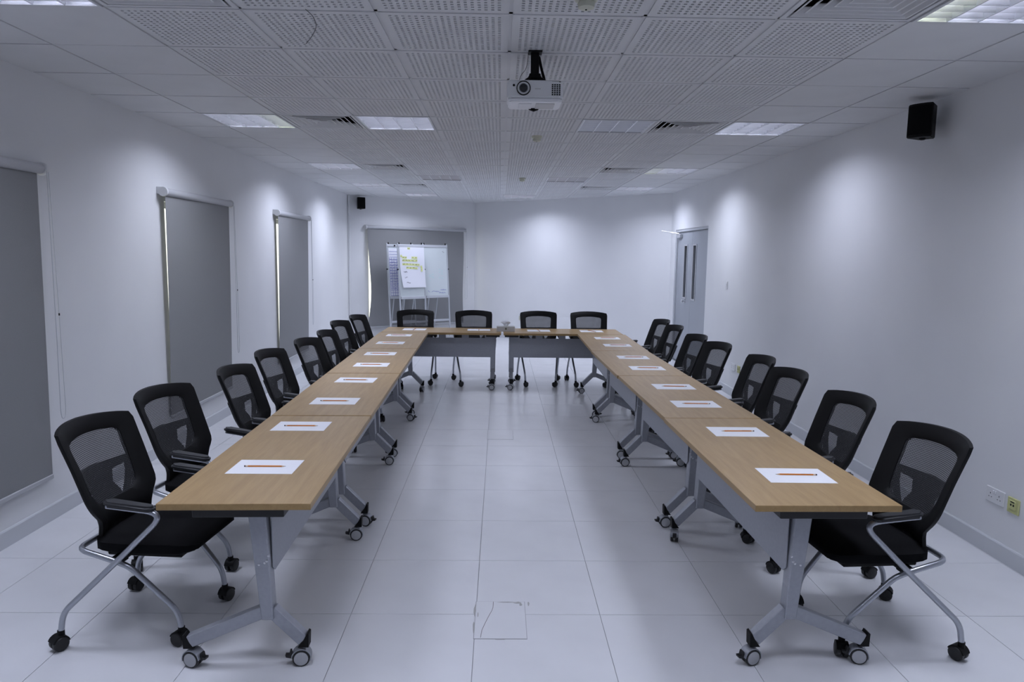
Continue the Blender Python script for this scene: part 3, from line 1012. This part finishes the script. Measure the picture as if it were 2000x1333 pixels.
def make_chair_meshes():
    D = {}
    N = 72
    # --- back frame with window
    outer = chaikin(mirror([(.0, .470), (.188, .470), (.196, .476), (.182, .515), (.186, .545), (.235, .600), (.243, .64), (.244, .70), (.247, .80), (.253, .915), (.252, .936), (.236, .944), (.12, .957), (.0, .960)]), 2)
    inner = chaikin(mirror([(.0, .588), (.10, .592), (.140, .610), (.160, .65), (.165, .72), (.171, .83), (.175, .860), (.168, .876), (.10, .887), (.0, .890)]), 2)
    c = (0.0, .735)
    O, I = radial(outer, c, N), radial(inner, c, N)
    b = MB(); bm = b.bm
    K = 4
    rows_f, rows_b = [], []
    for k in range(K + 1):
        t_ = k / K
        rf, rb = [], []
        for o_, i_ in zip(O, I):
            y, z = i_[0] + (o_[0] - i_[0]) * t_, i_[1] + (o_[1] - i_[1]) * t_
            rnd_ = .007 if k in (0, K) else 0.0
            rf.append(bm.verts.new(surf(y, z, .012 - rnd_)))
            rb.append(bm.verts.new(surf(y, z, -.020 + rnd_)))
        rows_f.append(rf); rows_b.append(rb)
    for k in range(K):
        for i in range(N):
            l = (i + 1) % N
            bm.faces.new((rows_f[k][i], rows_f[k][l], rows_f[k + 1][l], rows_f[k + 1][i]))
            bm.faces.new((rows_b[k][i], rows_b[k][l], rows_b[k + 1][l], rows_b[k + 1][i]))
    for k in (0, K):
        for i in range(N):
            l = (i + 1) % N
            bm.faces.new((rows_f[k][i], rows_f[k][l], rows_b[k][l], rows_b[k][i]))
    D['back_frame'] = b.mesh('back_frame', 'black', 50)
    # --- mesh panel (slightly larger than the window)
    b = MB(); bm = b.bm
    I2 = [(c[0] + (p[0] - c[0]) * 1.02, c[1] + (p[1] - c[1]) * 1.02) for p in I]
    cen = bm.verts.new(surf(*c))
    prev = None
    for k in range(1, 6):
        t_ = k / 5
        ring = [bm.verts.new(surf(c[0] + (p[0] - c[0]) * t_, c[1] + (p[1] - c[1]) * t_)) for p in I2]
        for i in range(N):
            l = (i + 1) % N
            if prev is None: bm.faces.new((cen, ring[i], ring[l]))
            else: bm.faces.new((prev[i], ring[i], ring[l], prev[l]))
        prev = ring
    D['mesh_panel'] = b.mesh('mesh_panel', 'mesh', 60)
    # --- lumbar support behind the mesh
    b = MB(); bm = b.bm
    def slab(poly, dx, th):
        def pt(p, e): return Vector((xc_of(p[1]) + bow(p[0], p[1]) + dx + .018 * min(1, (p[0] / .18) ** 2) + e, p[0], p[1]))
        A = [bm.verts.new(pt(p, 0)) for p in poly]; B = [bm.verts.new(pt(p, -th)) for p in poly]
        bm.faces.new(A); bm.faces.new(B[::-1])
        for k in range(len(poly)):
            l = (k + 1) % len(poly)
            bm.faces.new((A[k], A[l], B[l], B[k]))
    body = [(-.085, .560), (.085, .560), (.088, .60), (.072, .64), (.092, .695), (.182, .718), (.182, .744), (.13, .738), (.06, .735), (0, .738), (-.06, .735), (-.13, .738), (-.182, .744), (-.182, .718), (-.092, .695), (-.072, .64), (-.088, .60)]
    slab(body, -.034, .014)
    for s in (1, -1):
        outer_arc, inner_arc = [], []
        for k in range(7):
            t_ = k / 6
            z = .565 + .165 * t_
            y = .100 + .072 * math.sin(t_ * PI * .55)
            outer_arc.append((s * (y + .012), z)); inner_arc.append((s * (y - .012), z))
        slab(outer_arc + inner_arc[::-1], -.034, .012)
    bmesh.ops.remove_doubles(bm, verts=bm.verts[:], dist=.0001)
    D['lumbar'] = b.mesh('lumbar_support', 'black', 0)
    # --- seat cushion
    b = MB(); bm = b.bm
    NX, NY = 14, 12
    def seat_pt(u, v, top):
        x = -.135 + .46 * u
        hw = .225 + .02 * math.sin(PI * min(1, u * 1.1))
        # rounded plan corners
        e = max(0, abs(u - .5) * 2 - .72) / .28
        hw -= .055 * e * e
        y = hw * (v * 2 - 1)
        ev = max(0, abs(v - .5) * 2 - .6) / .4
        eu = max(0, abs(u - .5) * 2 - .6) / .4
        ed = min(1, math.hypot(ev, eu))
        if top:
            z = .492 - .020 * ed ** 2 - .018 * max(0, (u - .72) / .28) ** 2 - .006 * math.cos((v - .5) * PI) * math.sin(PI * u)
        else:
            z = .405 + .032 * ed ** 3 - .004 * max(0, (u - .6) / .4)
        return (x, y, z)
    tp = [[bm.verts.new(seat_pt(i / NX, j / NY, True)) for j in range(NY + 1)] for i in range(NX + 1)]
    bt = [[bm.verts.new(seat_pt(i / NX, j / NY, False)) for j in range(NY + 1)] for i in range(NX + 1)]
    for S_ in (tp, bt):
        for i in range(NX):
            for j in range(NY): bm.faces.new((S_[i][j], S_[i + 1][j], S_[i + 1][j + 1], S_[i][j + 1]))
    for i in range(NX):
        for j in (0, NY): bm.faces.new((tp[i][j], tp[i + 1][j], bt[i + 1][j], bt[i][j]))
    for j in range(NY):
        for i in (0, NX): bm.faces.new((tp[i][j], tp[i][j + 1], bt[i][j + 1], bt[i][j]))
    D['seat'] = b.mesh('seat', 'fabric', 65)
    b = MB(); b.box((.085, 0, .400), (.34, .36, .018), .006); b.box((-.01, .205, .392), (.05, .05, .03), .005); b.box((-.01, -.205, .392), (.05, .05, .03), .005)
    b.box((-.01, 0, .388), (.04, .40, .014), .003)
    D['seat_pan'] = b.mesh('seat_pan', 'black')
    # --- tubes
    r_ = .0125
    for s in (-1, 1):
        Y = s * .268
        b = MB()
        b.tube(fillet([(-.018, s * .262, .648), (.235, s * .258, .622), (.0, s * .266, .390), (-.236, s * .274, .165), (-.250, s * .276, .075)], [0, .085, .3, .05, 0], 8), r_, 12)
        D['arm%d' % s] = b.mesh('arm_frame', 'chrome', 50)
        b = MB()
        # arm pad
        st = []
        for cx, rr, a0 in ((.075, .027, -90), (-.085, .023, 90)):
            for k in range(9):
                a = R(a0 + 180 * k / 8); st.append((cx + rr * math.cos(a) * 1.25, rr * math.sin(a)))
        b.prism(st, .026, 'z', -.013)
        bmesh.ops.bevel(b.bm, geom=[e for e in b.bm.edges if abs(e.verts[0].co.z - e.verts[1].co.z) < 1e-6], offset=.009, segments=3, affect='EDGES')
        b.bm.transform(Matrix.Translation((.083, s * .260, .652)) @ rot_to((.29, -s * .004, -.030)).to_4x4())
        D['pad%d' % s] = b.mesh('armrest', 'pad', 50)
    b = MB()
    pts = [(.250, -.200, .075), (.238, -.203, .160), (.055, -.236, .366), (.0, -.243, .392), (-.175, -.243, .442), (-.175, .243, .442), (.0, .243, .392), (.055, .236, .366), (.238, .203, .160), (.250, .200, .075)]
    b.tube(fillet(pts, [0, .05, .06, .06, .05, .05, .06, .06, .05, 0], 6), r_, 12)
    D['leg_frame'] = b.mesh('leg_frame', 'chrome', 50)
    b = MB(); b.box((-.160, 0, .462), (.030, .15, .05), .006); D['back_bracket'] = b.mesh('back_bracket', 'black')
    # --- casters
    wr = .032
    for s in (-1, 1):
        b = MB(); b.lathe([(wr - .005, -.013), (wr, -.008), (wr, .008), (wr - .008, .013)], (-.010, s * .0155, wr), 'y', 18)
        D['wheel%d' % s] = b.mesh('wheel', 'tyre')
    b = MB()
    pts = []
    for k in range(11):
        a = R(10 + 150 * k / 10); pts.append((-.010 + (wr + .004) * math.cos(a), wr + (wr + .004) * math.sin(a)))
    for k in range(10, -1, -1):
        a = R(10 + 150 * k / 10); pts.append((-.010 + (wr - .004) * math.cos(a), wr + (wr - .004) * math.sin(a)))
    b.prism(pts, .050, 'y', -.025)
    D['hood'] = b.mesh('hood', 'black')
    b = MB(); b.tube([(0, 0, .058), (0, 0, .086)], .0145, 10); D['stem'] = b.mesh('stem', 'black')
    return D
CD = make_chair_meshes()
chair_n = [0]
def mesh_chair(x, y, rz, label, group):
    t = empty('mesh_chair', (x, y, 0), R(rz))
    tag(t, label, 'chair', group)
    link('seat', CD['seat'], t); link('seat_pan', CD['seat_pan'], t)
    link('back_frame', CD['back_frame'], t); link('mesh_panel', CD['mesh_panel'], t)
    link('lumbar_support', CD['lumbar'], t); link('back_bracket', CD['back_bracket'], t)
    link('leg_frame', CD['leg_frame'], t)
    for s in (-1, 1):
        link('arm_frame', CD['arm%d' % s], t); link('armrest', CD['pad%d' % s], t)
    rnd = random.Random(100 + chair_n[0]); chair_n[0] += 1
    for cx, cy in ((.25, .2), (.25, -.2), (-.25, .276), (-.25, -.276)):
        c = empty('caster', (cx, cy, 0), rnd.uniform(-2.6, 2.6)); c.parent = t
        link('wheel', CD['wheel-1'], c); link('wheel', CD['wheel1'], c); link('hood', CD['hood'], c); link('stem', CD['stem'], c)
    return t
OR = ('nearest the camera', 'second from the camera', 'third from the camera', 'fourth from the camera', 'fifth from the camera', 'sixth from the camera', 'seventh from the camera', 'farthest from the camera')
LEFT = [(-1.616, 3.154, -5), (-1.661, 3.894, -9), (-1.530, 4.660, -4), (-1.566, 5.466, -6.2), (-1.481, 6.214, -8.5), (-1.466, 6.911, -3.5), (-1.569, 7.894, -8.8), (-1.525, 8.677, -8.2)]
RIGHT = [(1.749, 3.088, 184), (1.766, 3.889, 181.8), (1.778, 4.761, 183.2), (1.818, 5.422, 180.2), (1.744, 6.236, 187.8), (1.719, 6.876, 184.8), (1.726, 7.811, 184.3), (1.747, 8.524, 186)]
for k, (x, y, a) in enumerate(LEFT):
    mesh_chair(x, y, a, 'black mesh-back chair on the left side of the tables, %s' % OR[k], 'chairs along the left table row')
for k, (x, y, a) in enumerate(RIGHT):
    mesh_chair(x, y, a, 'black mesh-back chair on the right side of the tables, %s' % OR[k], 'chairs along the right table row')
HEAD = [(-1.125, 9.36, -83, 'leftmost of the four, in front of the easels'), (-.333, 9.34, -84, 'second from the left'), (.535, 9.34, -88, 'third from the left'), (1.212, 9.34, -91, 'rightmost of the four')]
for x, y, a, w in HEAD:
    mesh_chair(x, y, a, 'black mesh-back chair behind the head table, %s' % w, 'chairs along the head tables')

# ------------------------------------------------------------------ paper and pencils
b = MB(); b.box((0, 0, .0006), (.297, .212, .0012)); PAPER = b.mesh('paper_sheet', 'paper', 0)
def pencil_meshes():
    D = {}
    r_ = .0037
    def hexa(x0, x1, ra, rb, m, nm, n=6):
        b = MB()
        A = [b.bm.verts.new((x0, ra * math.cos(2 * PI * k / n), r_ * .87 + ra * math.sin(2 * PI * k / n))) for k in range(n)]
        B = [b.bm.verts.new((x1, rb * math.cos(2 * PI * k / n), r_ * .87 + rb * math.sin(2 * PI * k / n))) for k in range(n)]
        b.bm.faces.new(A[::-1]); b.bm.faces.new(B)
        for k in range(n): b.bm.faces.new((A[k], A[(k + 1) % n], B[(k + 1) % n], B[k]))
        return b.mesh(nm, m, 0)
    D['end_cap'] = hexa(-.095, -.089, r_, r_, 'pencil_end', 'end_cap')
    D['band'] = hexa(-.089, -.078, r_, r_, 'ferrule', 'band')
    D['shaft'] = hexa(-.078, .076, r_, r_, 'pencil', 'shaft')
    D['cone'] = hexa(.076, .089, r_, .0012, 'pencil_wood', 'cone')
    D['lead_tip'] = hexa(.089, .095, .0012, .0003, 'lead', 'lead_tip')
    b = MB(); b.box((-.045, 0, 2 * r_ * .87 + .00005), (.045, .0022, .0003)); D['print'] = b.mesh('print', 'ink', 0)
    return D
PD = pencil_meshes()
def setting(x, y, rz, prz, where, px=0, py=0):
    o = link('paper_sheet', PAPER); o.location = (x, y, TH); o.rotation_euler = (0, 0, R(rz))
    tag(o, 'white sheet of paper on the ' + where, 'paper', 'sheets of paper on the tables')
    t = empty('pencil', (x + px, y + py, TH + .0012), R(prz))
    tag(t, 'orange pencil lying on the paper on the ' + where, 'pencil', 'pencils on the sheets of paper')
    for k in ('end_cap', 'band', 'shaft', 'cone', 'lead_tip', 'print'): link(k, PD[k], t)
OP = ('nearest the camera', 'second from the camera', 'third from the camera', 'fourth from the camera', 'fifth from the camera', 'sixth from the camera', 'seventh from the camera', 'farthest from the camera')
LP = [(-1.072, 3.163), (-1.122, 3.933), (-1.092, 4.623), (-1.112, 5.409), (-1.131, 6.173), (-1.170, 6.870), (-1.203, 7.72), (-1.213, 8.45)]
RP = [(1.358, 3.090), (1.358, 3.888), (1.325, 4.63), (1.330, 5.257), (1.310, 6.135), (1.308, 6.79), (1.307, 7.71), (1.295, 8.37)]
rnd = random.Random(5)
for k, (x, y) in enumerate(LP):
    setting(x, y, rnd.uniform(-1, 1.2), rnd.uniform(-1.5, 1.5), 'left table row, ' + OP[k], -.002, -.003)
for k, (x, y) in enumerate(RP):
    setting(x, y, rnd.uniform(-1, 1), 180 + rnd.uniform(-2, 2), 'right table row, ' + OP[k], .006, .004)
for (x, y, a, w) in ((-1.11, 9.13, 86, 'leftmost of four'), (-.272, 9.15, 90, 'second from the left'), (.510, 9.13, 97, 'third from the left'), (1.202, 9.13, 118, 'rightmost of four')):
    setting(x, y, rnd.uniform(-1.5, 1.5), a, 'head table, ' + w)

# ------------------------------------------------------------------ tissue box
t = empty('tissue_box', (.078, 9.03, TH)); tag(t, 'pale tissue box with round emblem in the middle of the head table', 'tissue box')
b = MB(); b.box((0, 0, .034), (.235, .12, .068), .003); b.build('carton', 'tissue_box', t)
b = MB(); b.lathe([(.012, 0), (.012, .0008)], (.002, -.0605, .036), 'y', 16); em = b.build('emblem', 'emblem', t)
b = MB(); b.box((.002, -.0608, .051), (.008, .0008, .006)); b.build('emblem_crown', 'emblem', em, 0)
b = MB(); b.lathe([(.045, 0), (.045, .0012)], (0, 0, .068), 'z', 20); b.build('opening', 'cream', t)
b = MB(); bm = b.bm
ring_prev = None
for k in range(6):
    z = .069 + .013 * k
    ring = []
    for q in range(18):
        a = 2 * PI * q / 18
        rr = (.030 - .010 * math.cos(k * .9)) * (1 + .35 * math.sin(3 * a + k) + .18 * math.sin(5 * a))
        rr *= (1.15, .8, .9, 1.15, 1.3, .35)[k]
        ring.append(bm.verts.new((rr * math.cos(a) * 1.2, rr * math.sin(a) * .7, z + .006 * math.sin(4 * a))))
    if ring_prev:
        for q in range(18): bm.faces.new((ring_prev[q], ring_prev[(q + 1) % 18], ring[(q + 1) % 18], ring[q]))
    else: bm.faces.new(ring[::-1])
    ring_prev = ring
bm.faces.new(ring_prev)
b.build('tissue', 'paper', t, 70)

# ------------------------------------------------------------------ projector
t = empty('ceiling_projector', (.172, 3.87, ZC)); tag(t, 'white projector hanging from the ceiling on a black mount', 'projector')
def body_prism(w, d, h, z, r_, m, nm):
    b = MB()
    pts = []
    for cx, cy, a0 in ((w / 2 - r_, d / 2 - r_, 0), (-w / 2 + r_, d / 2 - r_, 90), (-w / 2 + r_, -d / 2 + r_, 180), (w / 2 - r_, -d / 2 + r_, 270)):
        for k in range(5):
            a = R(a0 + 22.5 * k); pts.append((cx + r_ * math.cos(a), cy + r_ * math.sin(a)))
    b.prism(pts, h, 'z', z)
    bmesh.ops.bevel(b.bm, geom=[e for e in b.bm.edges if abs(e.verts[0].co.z - e.verts[1].co.z) < 1e-6], offset=.006, segments=2, affect='EDGES')
    return b.build(nm, m, t)
zb = -.258
FYP = -.115
body = body_prism(.292, .23, .088, zb, .03, 'proj', 'body')
base_ = body_prism(.280, .22, .020, zb - .018, .03, 'proj_bot', 'base_cover')
b = MB(); b.box((-.05, 0, zb - .020), (.07, .12, .006), .002); b.build('base_panel', 'proj', t)
b = MB(); b.box((.055, .0, zb - .020), (.10, .13, .004), .002); b.build('rating_label', 'tissue_box', t)
b = MB(); b.lathe([(.0365, .004), (.0365, -.006), (.033, -.008), (.033, .004)], (-.062, FYP, zb + .046), 'y', 28); b.build('lens_ring', 'black', t)
b = MB(); b.lathe([(.031, .003), (.031, -.005), (.024, -.004), (.021, .002)], (-.062, FYP, zb + .046), 'y', 28); lr = b.build('lens_bezel', 'proj', t)
b = MB(); b.lathe([(.0205, .003), (.0205, -.008), (.017, -.007), (.010, -.005)], (-.062, FYP, zb + .046), 'y', 24); b.build('lens', 'lens', t)
b = MB(); b.lathe([(.006, .003), (.006, -.002)], (-.112, FYP, zb + .060), 'y', 12); b.build('sensor', 'black', t)
for i in range(4):
    for j in range(6):
        b = MB(); b.box((.088 + i * .0122, FYP - .0005, zb + .016 + j * .0098), (.008, .002, .0066)); b.build('vent_slot', 'slot', t, 0)
for i in range(8):
    b = MB(); b.box((.088 + i * .0058, FYP + .004, zb + .081), (.0036, .006, .005)); b.build('top_slot', 'slot', t, 0)
b = MB(); b.box((.012, FYP - .0003, zb + .044), (.03, .0008, .006)); b.build('maker_mark', 'tissue_box', t, 0)
b = MB(); b.box((.0, 0, -.004), (.074, .07, .008), .002); b.build('ceiling_plate', 'black', t)
b = MB(); b.box((0, 0, -.062), (.044, .034, .112), .004); b.build('mount_column', 'black', t)
b = MB(); b.box((0, 0, -.127), (.06, .05, .026), .004); b.build('mount_joint', 'black', t)
b = MB(); b.prism([(-.045, zb + .110), (.045, zb + .110), (.030, -.122), (-.030, -.122)], .03, 'y', -.015); b.build('mount_yoke', 'black', t, 0)
for sx, sy in ((-1, -1), (1, -1), (-1, 1), (1, 1)):
    b = MB(); b.tube(fillet([(sx * .015, sy * .01, zb + .128), (sx * .04, sy * .05, zb + .108), (sx * .058, sy * .075, zb + .088)], .02, 3), .006, 6); b.build('mount_arm', 'black', t)
for k in (0, 1):
    b = MB(); b.tube(fillet([(.018 + .006 * k, .01, -.02), (.034 + .006 * k, .012, -.09), (.048 + .008 * k, .03, zb + .13), (.052 + .010 * k, .10, zb + .07), (.05, .112, zb + .06)], .05, 5), .0042, 8); b.build('cable', 'black', t)
b = MB(); b.tube(fillet([(-.034, .0, -.004), (-.045, -.01, -.09), (-.075, -.04, -.13), (-.085, -.06, zb + .092)], .05, 5), .0012, 5); b.build('safety_wire', 'black', t)
b = MB(); b.prism([(-.03, zb - .018), (.03, zb - .018), (.022, zb - .026), (.0, zb - .034), (-.022, zb - .026)], .02, 'y', .06); b.build('foot', 'black', t)

# ------------------------------------------------------------------ small ceiling things
def detector(x, y, label):
    t = empty('smoke_detector', (x, y, ZC)); tag(t, label, 'smoke detector', 'small detectors on the ceiling')
    b = MB(); b.lathe([(.048, 0), (.048, -.014), (.042, -.02)], (0, 0, 0), 'z', 20); b.build('base', 'cream', t)
    b = MB(); b.lathe([(.032, -.02), (.036, -.03), (.034, -.044), (.022, -.05)], (0, 0, 0), 'z', 20); b.build('sensor_head', 'cream', t)
    b = MB(); b.lathe([(.004, -.05), (.004, -.053)], (0, 0, 0), 'z', 8); b.build('indicator', 'black', t)
detector(.318, 6.52, 'small round smoke detector on the ceiling behind the projector')
detector(.295, 10.05, 'far small smoke detector on the ceiling near the head table')
detector(.345, 3.06, 'small detector at the top edge above the projector')
b = MB(); b.tube(fillet([(-.872, 3.27, ZC - .0016), (-.862, 3.36, ZC - .0018), (-.880, 3.50, ZC - .002), (-.945, 3.66, ZC - .002), (-1.011, 3.79, ZC - .0016)], .08, 4), .0014, 5)
tag(b.build('loose_wire', 'ink'), 'thin dark wire lying against a perforated ceiling tile', 'wire')

# ------------------------------------------------------------------ loudspeakers
def loudspeaker(loc, rz, s, label):
    t = empty('loudspeaker', loc, rz); tag(t, label, 'loudspeaker', 'black wall loudspeakers')
    # local +x = front
    b = MB()
    pts = [(.07 * s, -.085 * s), (.085 * s, -.05 * s), (.09 * s, 0), (.085 * s, .05 * s), (.07 * s, .085 * s), (-.075 * s, .055 * s), (-.075 * s, -.055 * s)]
    b.prism(pts, .235 * s, 'z', 0)
    bmesh.ops.bevel(b.bm, geom=b.bm.edges[:], offset=.006 * s, segments=2, affect='EDGES')
    b.build('cabinet', 'black', t, 40)
    b = MB()
    g_ = [(.074 * s, -.080 * s), (.091 * s, -.045 * s), (.0955 * s, 0), (.091 * s, .045 * s), (.074 * s, .080 * s), (.070 * s, .07 * s), (.070 * s, -.07 * s)]
    b.prism(g_, .20 * s, 'z', .018 * s); b.build('grille', 'fabric', t, 40)
    b = MB(); b.box((-.10 * s, 0, .12 * s), (.06 * s, .03 * s, .07 * s), .004); b.build('wall_bracket', 'black', t)
    b = MB(); b.lathe([(.022 * s, 0), (.022 * s, -.008 * s), (.014 * s, -.012 * s)], (0, 0, 0), 'z', 14); b.build('clamp_knob', 'black', t)
    b = MB(); b.tube(fillet([(-.074 * s, -.02 * s, .15 * s), (-.10 * s, -.045 * s, .12 * s), (-.11 * s, -.04 * s, .06 * s), (-.072 * s, -.02 * s, .04 * s)], .03 * s, 4), .003 * s, 6); b.build('cable', 'black', t)
    return t
loudspeaker((2.80, 4.76, 2.53), R(218), .92, 'black loudspeaker high on the right wall under the ceiling')
p = Vector((*CORNER_L, 0)) + FD * .20 + FN * .11
loudspeaker((p.x, p.y, 2.54), R(-62), .9, 'small black loudspeaker in the far left corner under the ceiling')

# ------------------------------------------------------------------ flip chart easels
EA = math.atan2(FD.y, FD.x)
def ribbon(b, pts, w, y):
    for a, c in zip(pts, pts[1:]):
        d = Vector((c[0] - a[0], c[1] - a[1])); 
        if d.length < 1e-6: continue
        n = Vector((-d.y, d.x)).normalized() * w / 2
        b.poly([(a[0] + n.x, y, a[1] + n.y), (c[0] + n.x, y, c[1] + n.y), (c[0] - n.x, y, c[1] - n.y), (a[0] - n.x, y, a[1] - n.y)])
def scribble(x0, x1, z, h, seed):
    rn = random.Random(seed); pts = []; x = x0
    while x < x1:
        pts.append((x, z + rn.uniform(-h, h))); x += rn.uniform(.006, .014)
    return pts
def easel(base, off, rz_add, label, style):
    """local x along the wall, local -y towards the room; the board leans back"""
    o = Vector((*CORNER_L, 0)) + FD * base + FN * off
    t = empty('flip_chart_easel', (o.x, o.y, 0), EA + rz_add); tag(t, label, 'easel', 'flip chart easels by the window')
    hw = .272
    lean = .085
    def Yz(z): return (z - 0) * lean - .16     # local y of the front plane at height z
    tilt = Matrix.Rotation(-math.atan(lean), 3, 'X')
    def onface(x, z, dy): return Vector((x, Yz(z) + dy, z))
    for s in (-1, 1):
        b = MB()
        p0, p1 = onface(s * (hw + .0), .012, 0), onface(s * hw, 1.905, 0)
        d = p1 - p0
        b.box((p0 + p1) / 2, (.026, .022, d.length), .003, tilt); b.build('front_leg', 'stand', t)
    for zz, hh, nm in ((1.865, .05, 'top_clamp'), (.885, .05, 'pen_tray'), (.42, .04, 'cross_bar')):
        b = MB(); b.box(onface(0, zz, -.006 if nm != 'cross_bar' else 0), (2 * hw - (.0 if nm == 'top_clamp' else .03), .05 if nm == 'pen_tray' else .024, hh), .004, tilt); b.build(nm, 'stand', t)
    b = MB(); b.box(onface(0, 1.37, -.004), (2 * hw - .03, .012, .94), .002, tilt); b.build('writing_board', 'board', t)
    for s in (-1, 1):
        b = MB()
        p0, p1 = Vector((s * .10, Yz(0) + .52 if off > .68 else Yz(0) + .40, .008)), onface(s * .10, 1.25, .022)
        b.tube([p0, p1], .011, 8); b.build('rear_leg', 'stand', t)
    for s in (-1, 1):
        b = MB(); b.lathe([(.012, 0), (.012, .03), (.008, .036)], onface(s * (hw - .03), 1.89, 0), 'z', 10); b.build('hook', 'black', t)
        b = MB(); b.lathe([(.014, -.012), (.014, .012)], onface(s * (hw + .014), 1.42, -.0), 'x', 10); b.build('clamp_knob', 'black', t)
    # things drawn on the face, in face coordinates (x, z) then leaned
    def drawn(nm, strokes, w, m, y0):
        b = MB()
        for st in strokes: ribbon(b, st, w, 0)
        for v in b.bm.verts:
            z = v.co.z; v.co.y = Yz(z) + y0
        return b.build(nm, m, t, 0)
    if style == 'pad':
        b = MB(); bm = b.bm
        rows = []
        for k in range(9):
            z = 1.84 - .76 * k / 8
            curl = -.018 - .03 * max(0, (k - 4) / 4) ** 2
            inset = .012 + .04 * max(0, (k - 2) / 6) ** 2
            row = []
            for q in range(5):
                x = -.262 + inset + (.545 - inset) * q / 4
                row.append(bm.verts.new((x, Yz(z) + curl * (1 if q < 3 else .75), z)))
            rows.append(row)
        for k in range(8):
            for q in range(4): bm.faces.new((rows[k][q], rows[k][q + 1], rows[k + 1][q + 1], rows[k + 1][q]))
        b.build('paper_pad', 'flip_paper', t, 60)
        Yp = -.024
        # yellow highlights and black words follow the sheet
        def on_sheet(nm, strokes, w, m, extra):
            b = MB()
            for st in strokes: ribbon(b, st, w, 0)
            for v in b.bm.verts:
                z = v.co.z; kk = (1.84 - z) / .76 * 8
                curl = -.018 - .03 * max(0, (kk - 4) / 4) ** 2
                v.co.y = Yz(z) + curl + extra
            b.build(nm, m, t, 0)
        hl = [[(-.20, 1.645), (-.10, 1.642)], [(.00, 1.642), (.125, 1.640)], [(-.20, 1.59), (.125, 1.585)], [(-.20, 1.52), (.17, 1.505)], [(-.12, 1.452), (.125, 1.442)], [(.20, 1.49), (.215, 1.43), (.21, 1.38)], [(-.225, 1.69), (-.205, 1.65)], [(-.08, 1.815), (-.02, 1.813)]]
        for q, st in enumerate(hl): on_sheet('highlight', [st], .040, 'hilite', -.002)
        wd = [(-.19, -.15, 1.645), (-.13, -.10, 1.643), (.02, .05, 1.645), (.08, .115, 1.643), (-.195, -.15, 1.592), (-.13, -.09, 1.59), (-.07, -.03, 1.592), (0, .05, 1.588), (.08, .12, 1.588), (-.185, -.14, 1.522), (-.12, -.07, 1.52), (-.045, -.015, 1.518), (.01, .055, 1.516), (.075, .115, 1.512), (.14, .165, 1.51), (-.11, -.075, 1.452), (-.045, -.01, 1.45), (.02, .06, 1.448), (.08, .105, 1.445), (.198, .218, 1.46), (.198, .218, 1.42), (-.225, -.205, 1.67), (-.07, -.03, 1.815)]
        for q, (a, c_, z) in enumerate(wd): on_sheet('word', [scribble(a, c_, z, .007, q)], .006, 'ink', -.004)
        for q, (a, c_, z) in enumerate(((-.18, -.09, 1.375), (-.16, -.10, 1.27), (-.13, -.045, 1.17))): on_sheet('word', [scribble(a, c_, z, .012, 50 + q)], .006, 'ink', -.004)
    if style == 'grid':
        b = MB(); b.box(onface(-.02, 1.36, -.012), (.46, .004, .90), .0005, tilt); b.build('chart_sheet', 'flip_paper', t)
        drawn('chart_line', [[(-.24, .92 + .052 * q), (.20, .92 + .052 * q)] for q in range(17)], .005, 'ink_blue', -.0165)
        drawn('chart_line', [[(-.24 + .048 * q, .92), (-.24 + .048 * q, 1.64)] for q in range(10)], .005, 'ink_blue', -.0167)
        for q in range(12): drawn('word', [scribble(-.235 + .0 * q, .18, 1.05 + .05 * q, .012, 80 + q)], .005, 'ink_blue', -.017)
        b = MB(); b.lathe([(.014, 0), (.014, .012)], onface(-.12, 1.865, -.03), 'y', 12); b.build('magnet', 'black', t)
    if style == 'blank':
        for q, (a, c_, z) in enumerate(((-.20, -.15, .99), (-.12, .05, .985), (.08, .22, 1.015), (.05, .20, .96))): drawn('word', [scribble(a, c_, z, .014, 120 + q)], .006, 'ink_blue', -.0115)
        for q in range(14): 
            rn = random.Random(q); xx = rn.choice((-.16, -.10, .06, .11)); zz = rn.uniform(1.18, 1.42)
            drawn('word', [scribble(xx, xx + .05, zz, .014, 140 + q)], .006, 'ink_green', -.0115)
        drawn('word', [scribble(.16, .21, 1.76, .014, 170)], .006, 'ink', -.0115)
    return t
easel(.86, .40, 0, 'flip chart easel with a blue gridded chart, half hidden on the left', 'grid')
easel(.97, .62, 0, 'flip chart easel with a paper pad of yellow highlighted writing', 'pad')
easel(1.575, .50, 0, 'easel with a bare whiteboard and faint blue writing', 'blank')
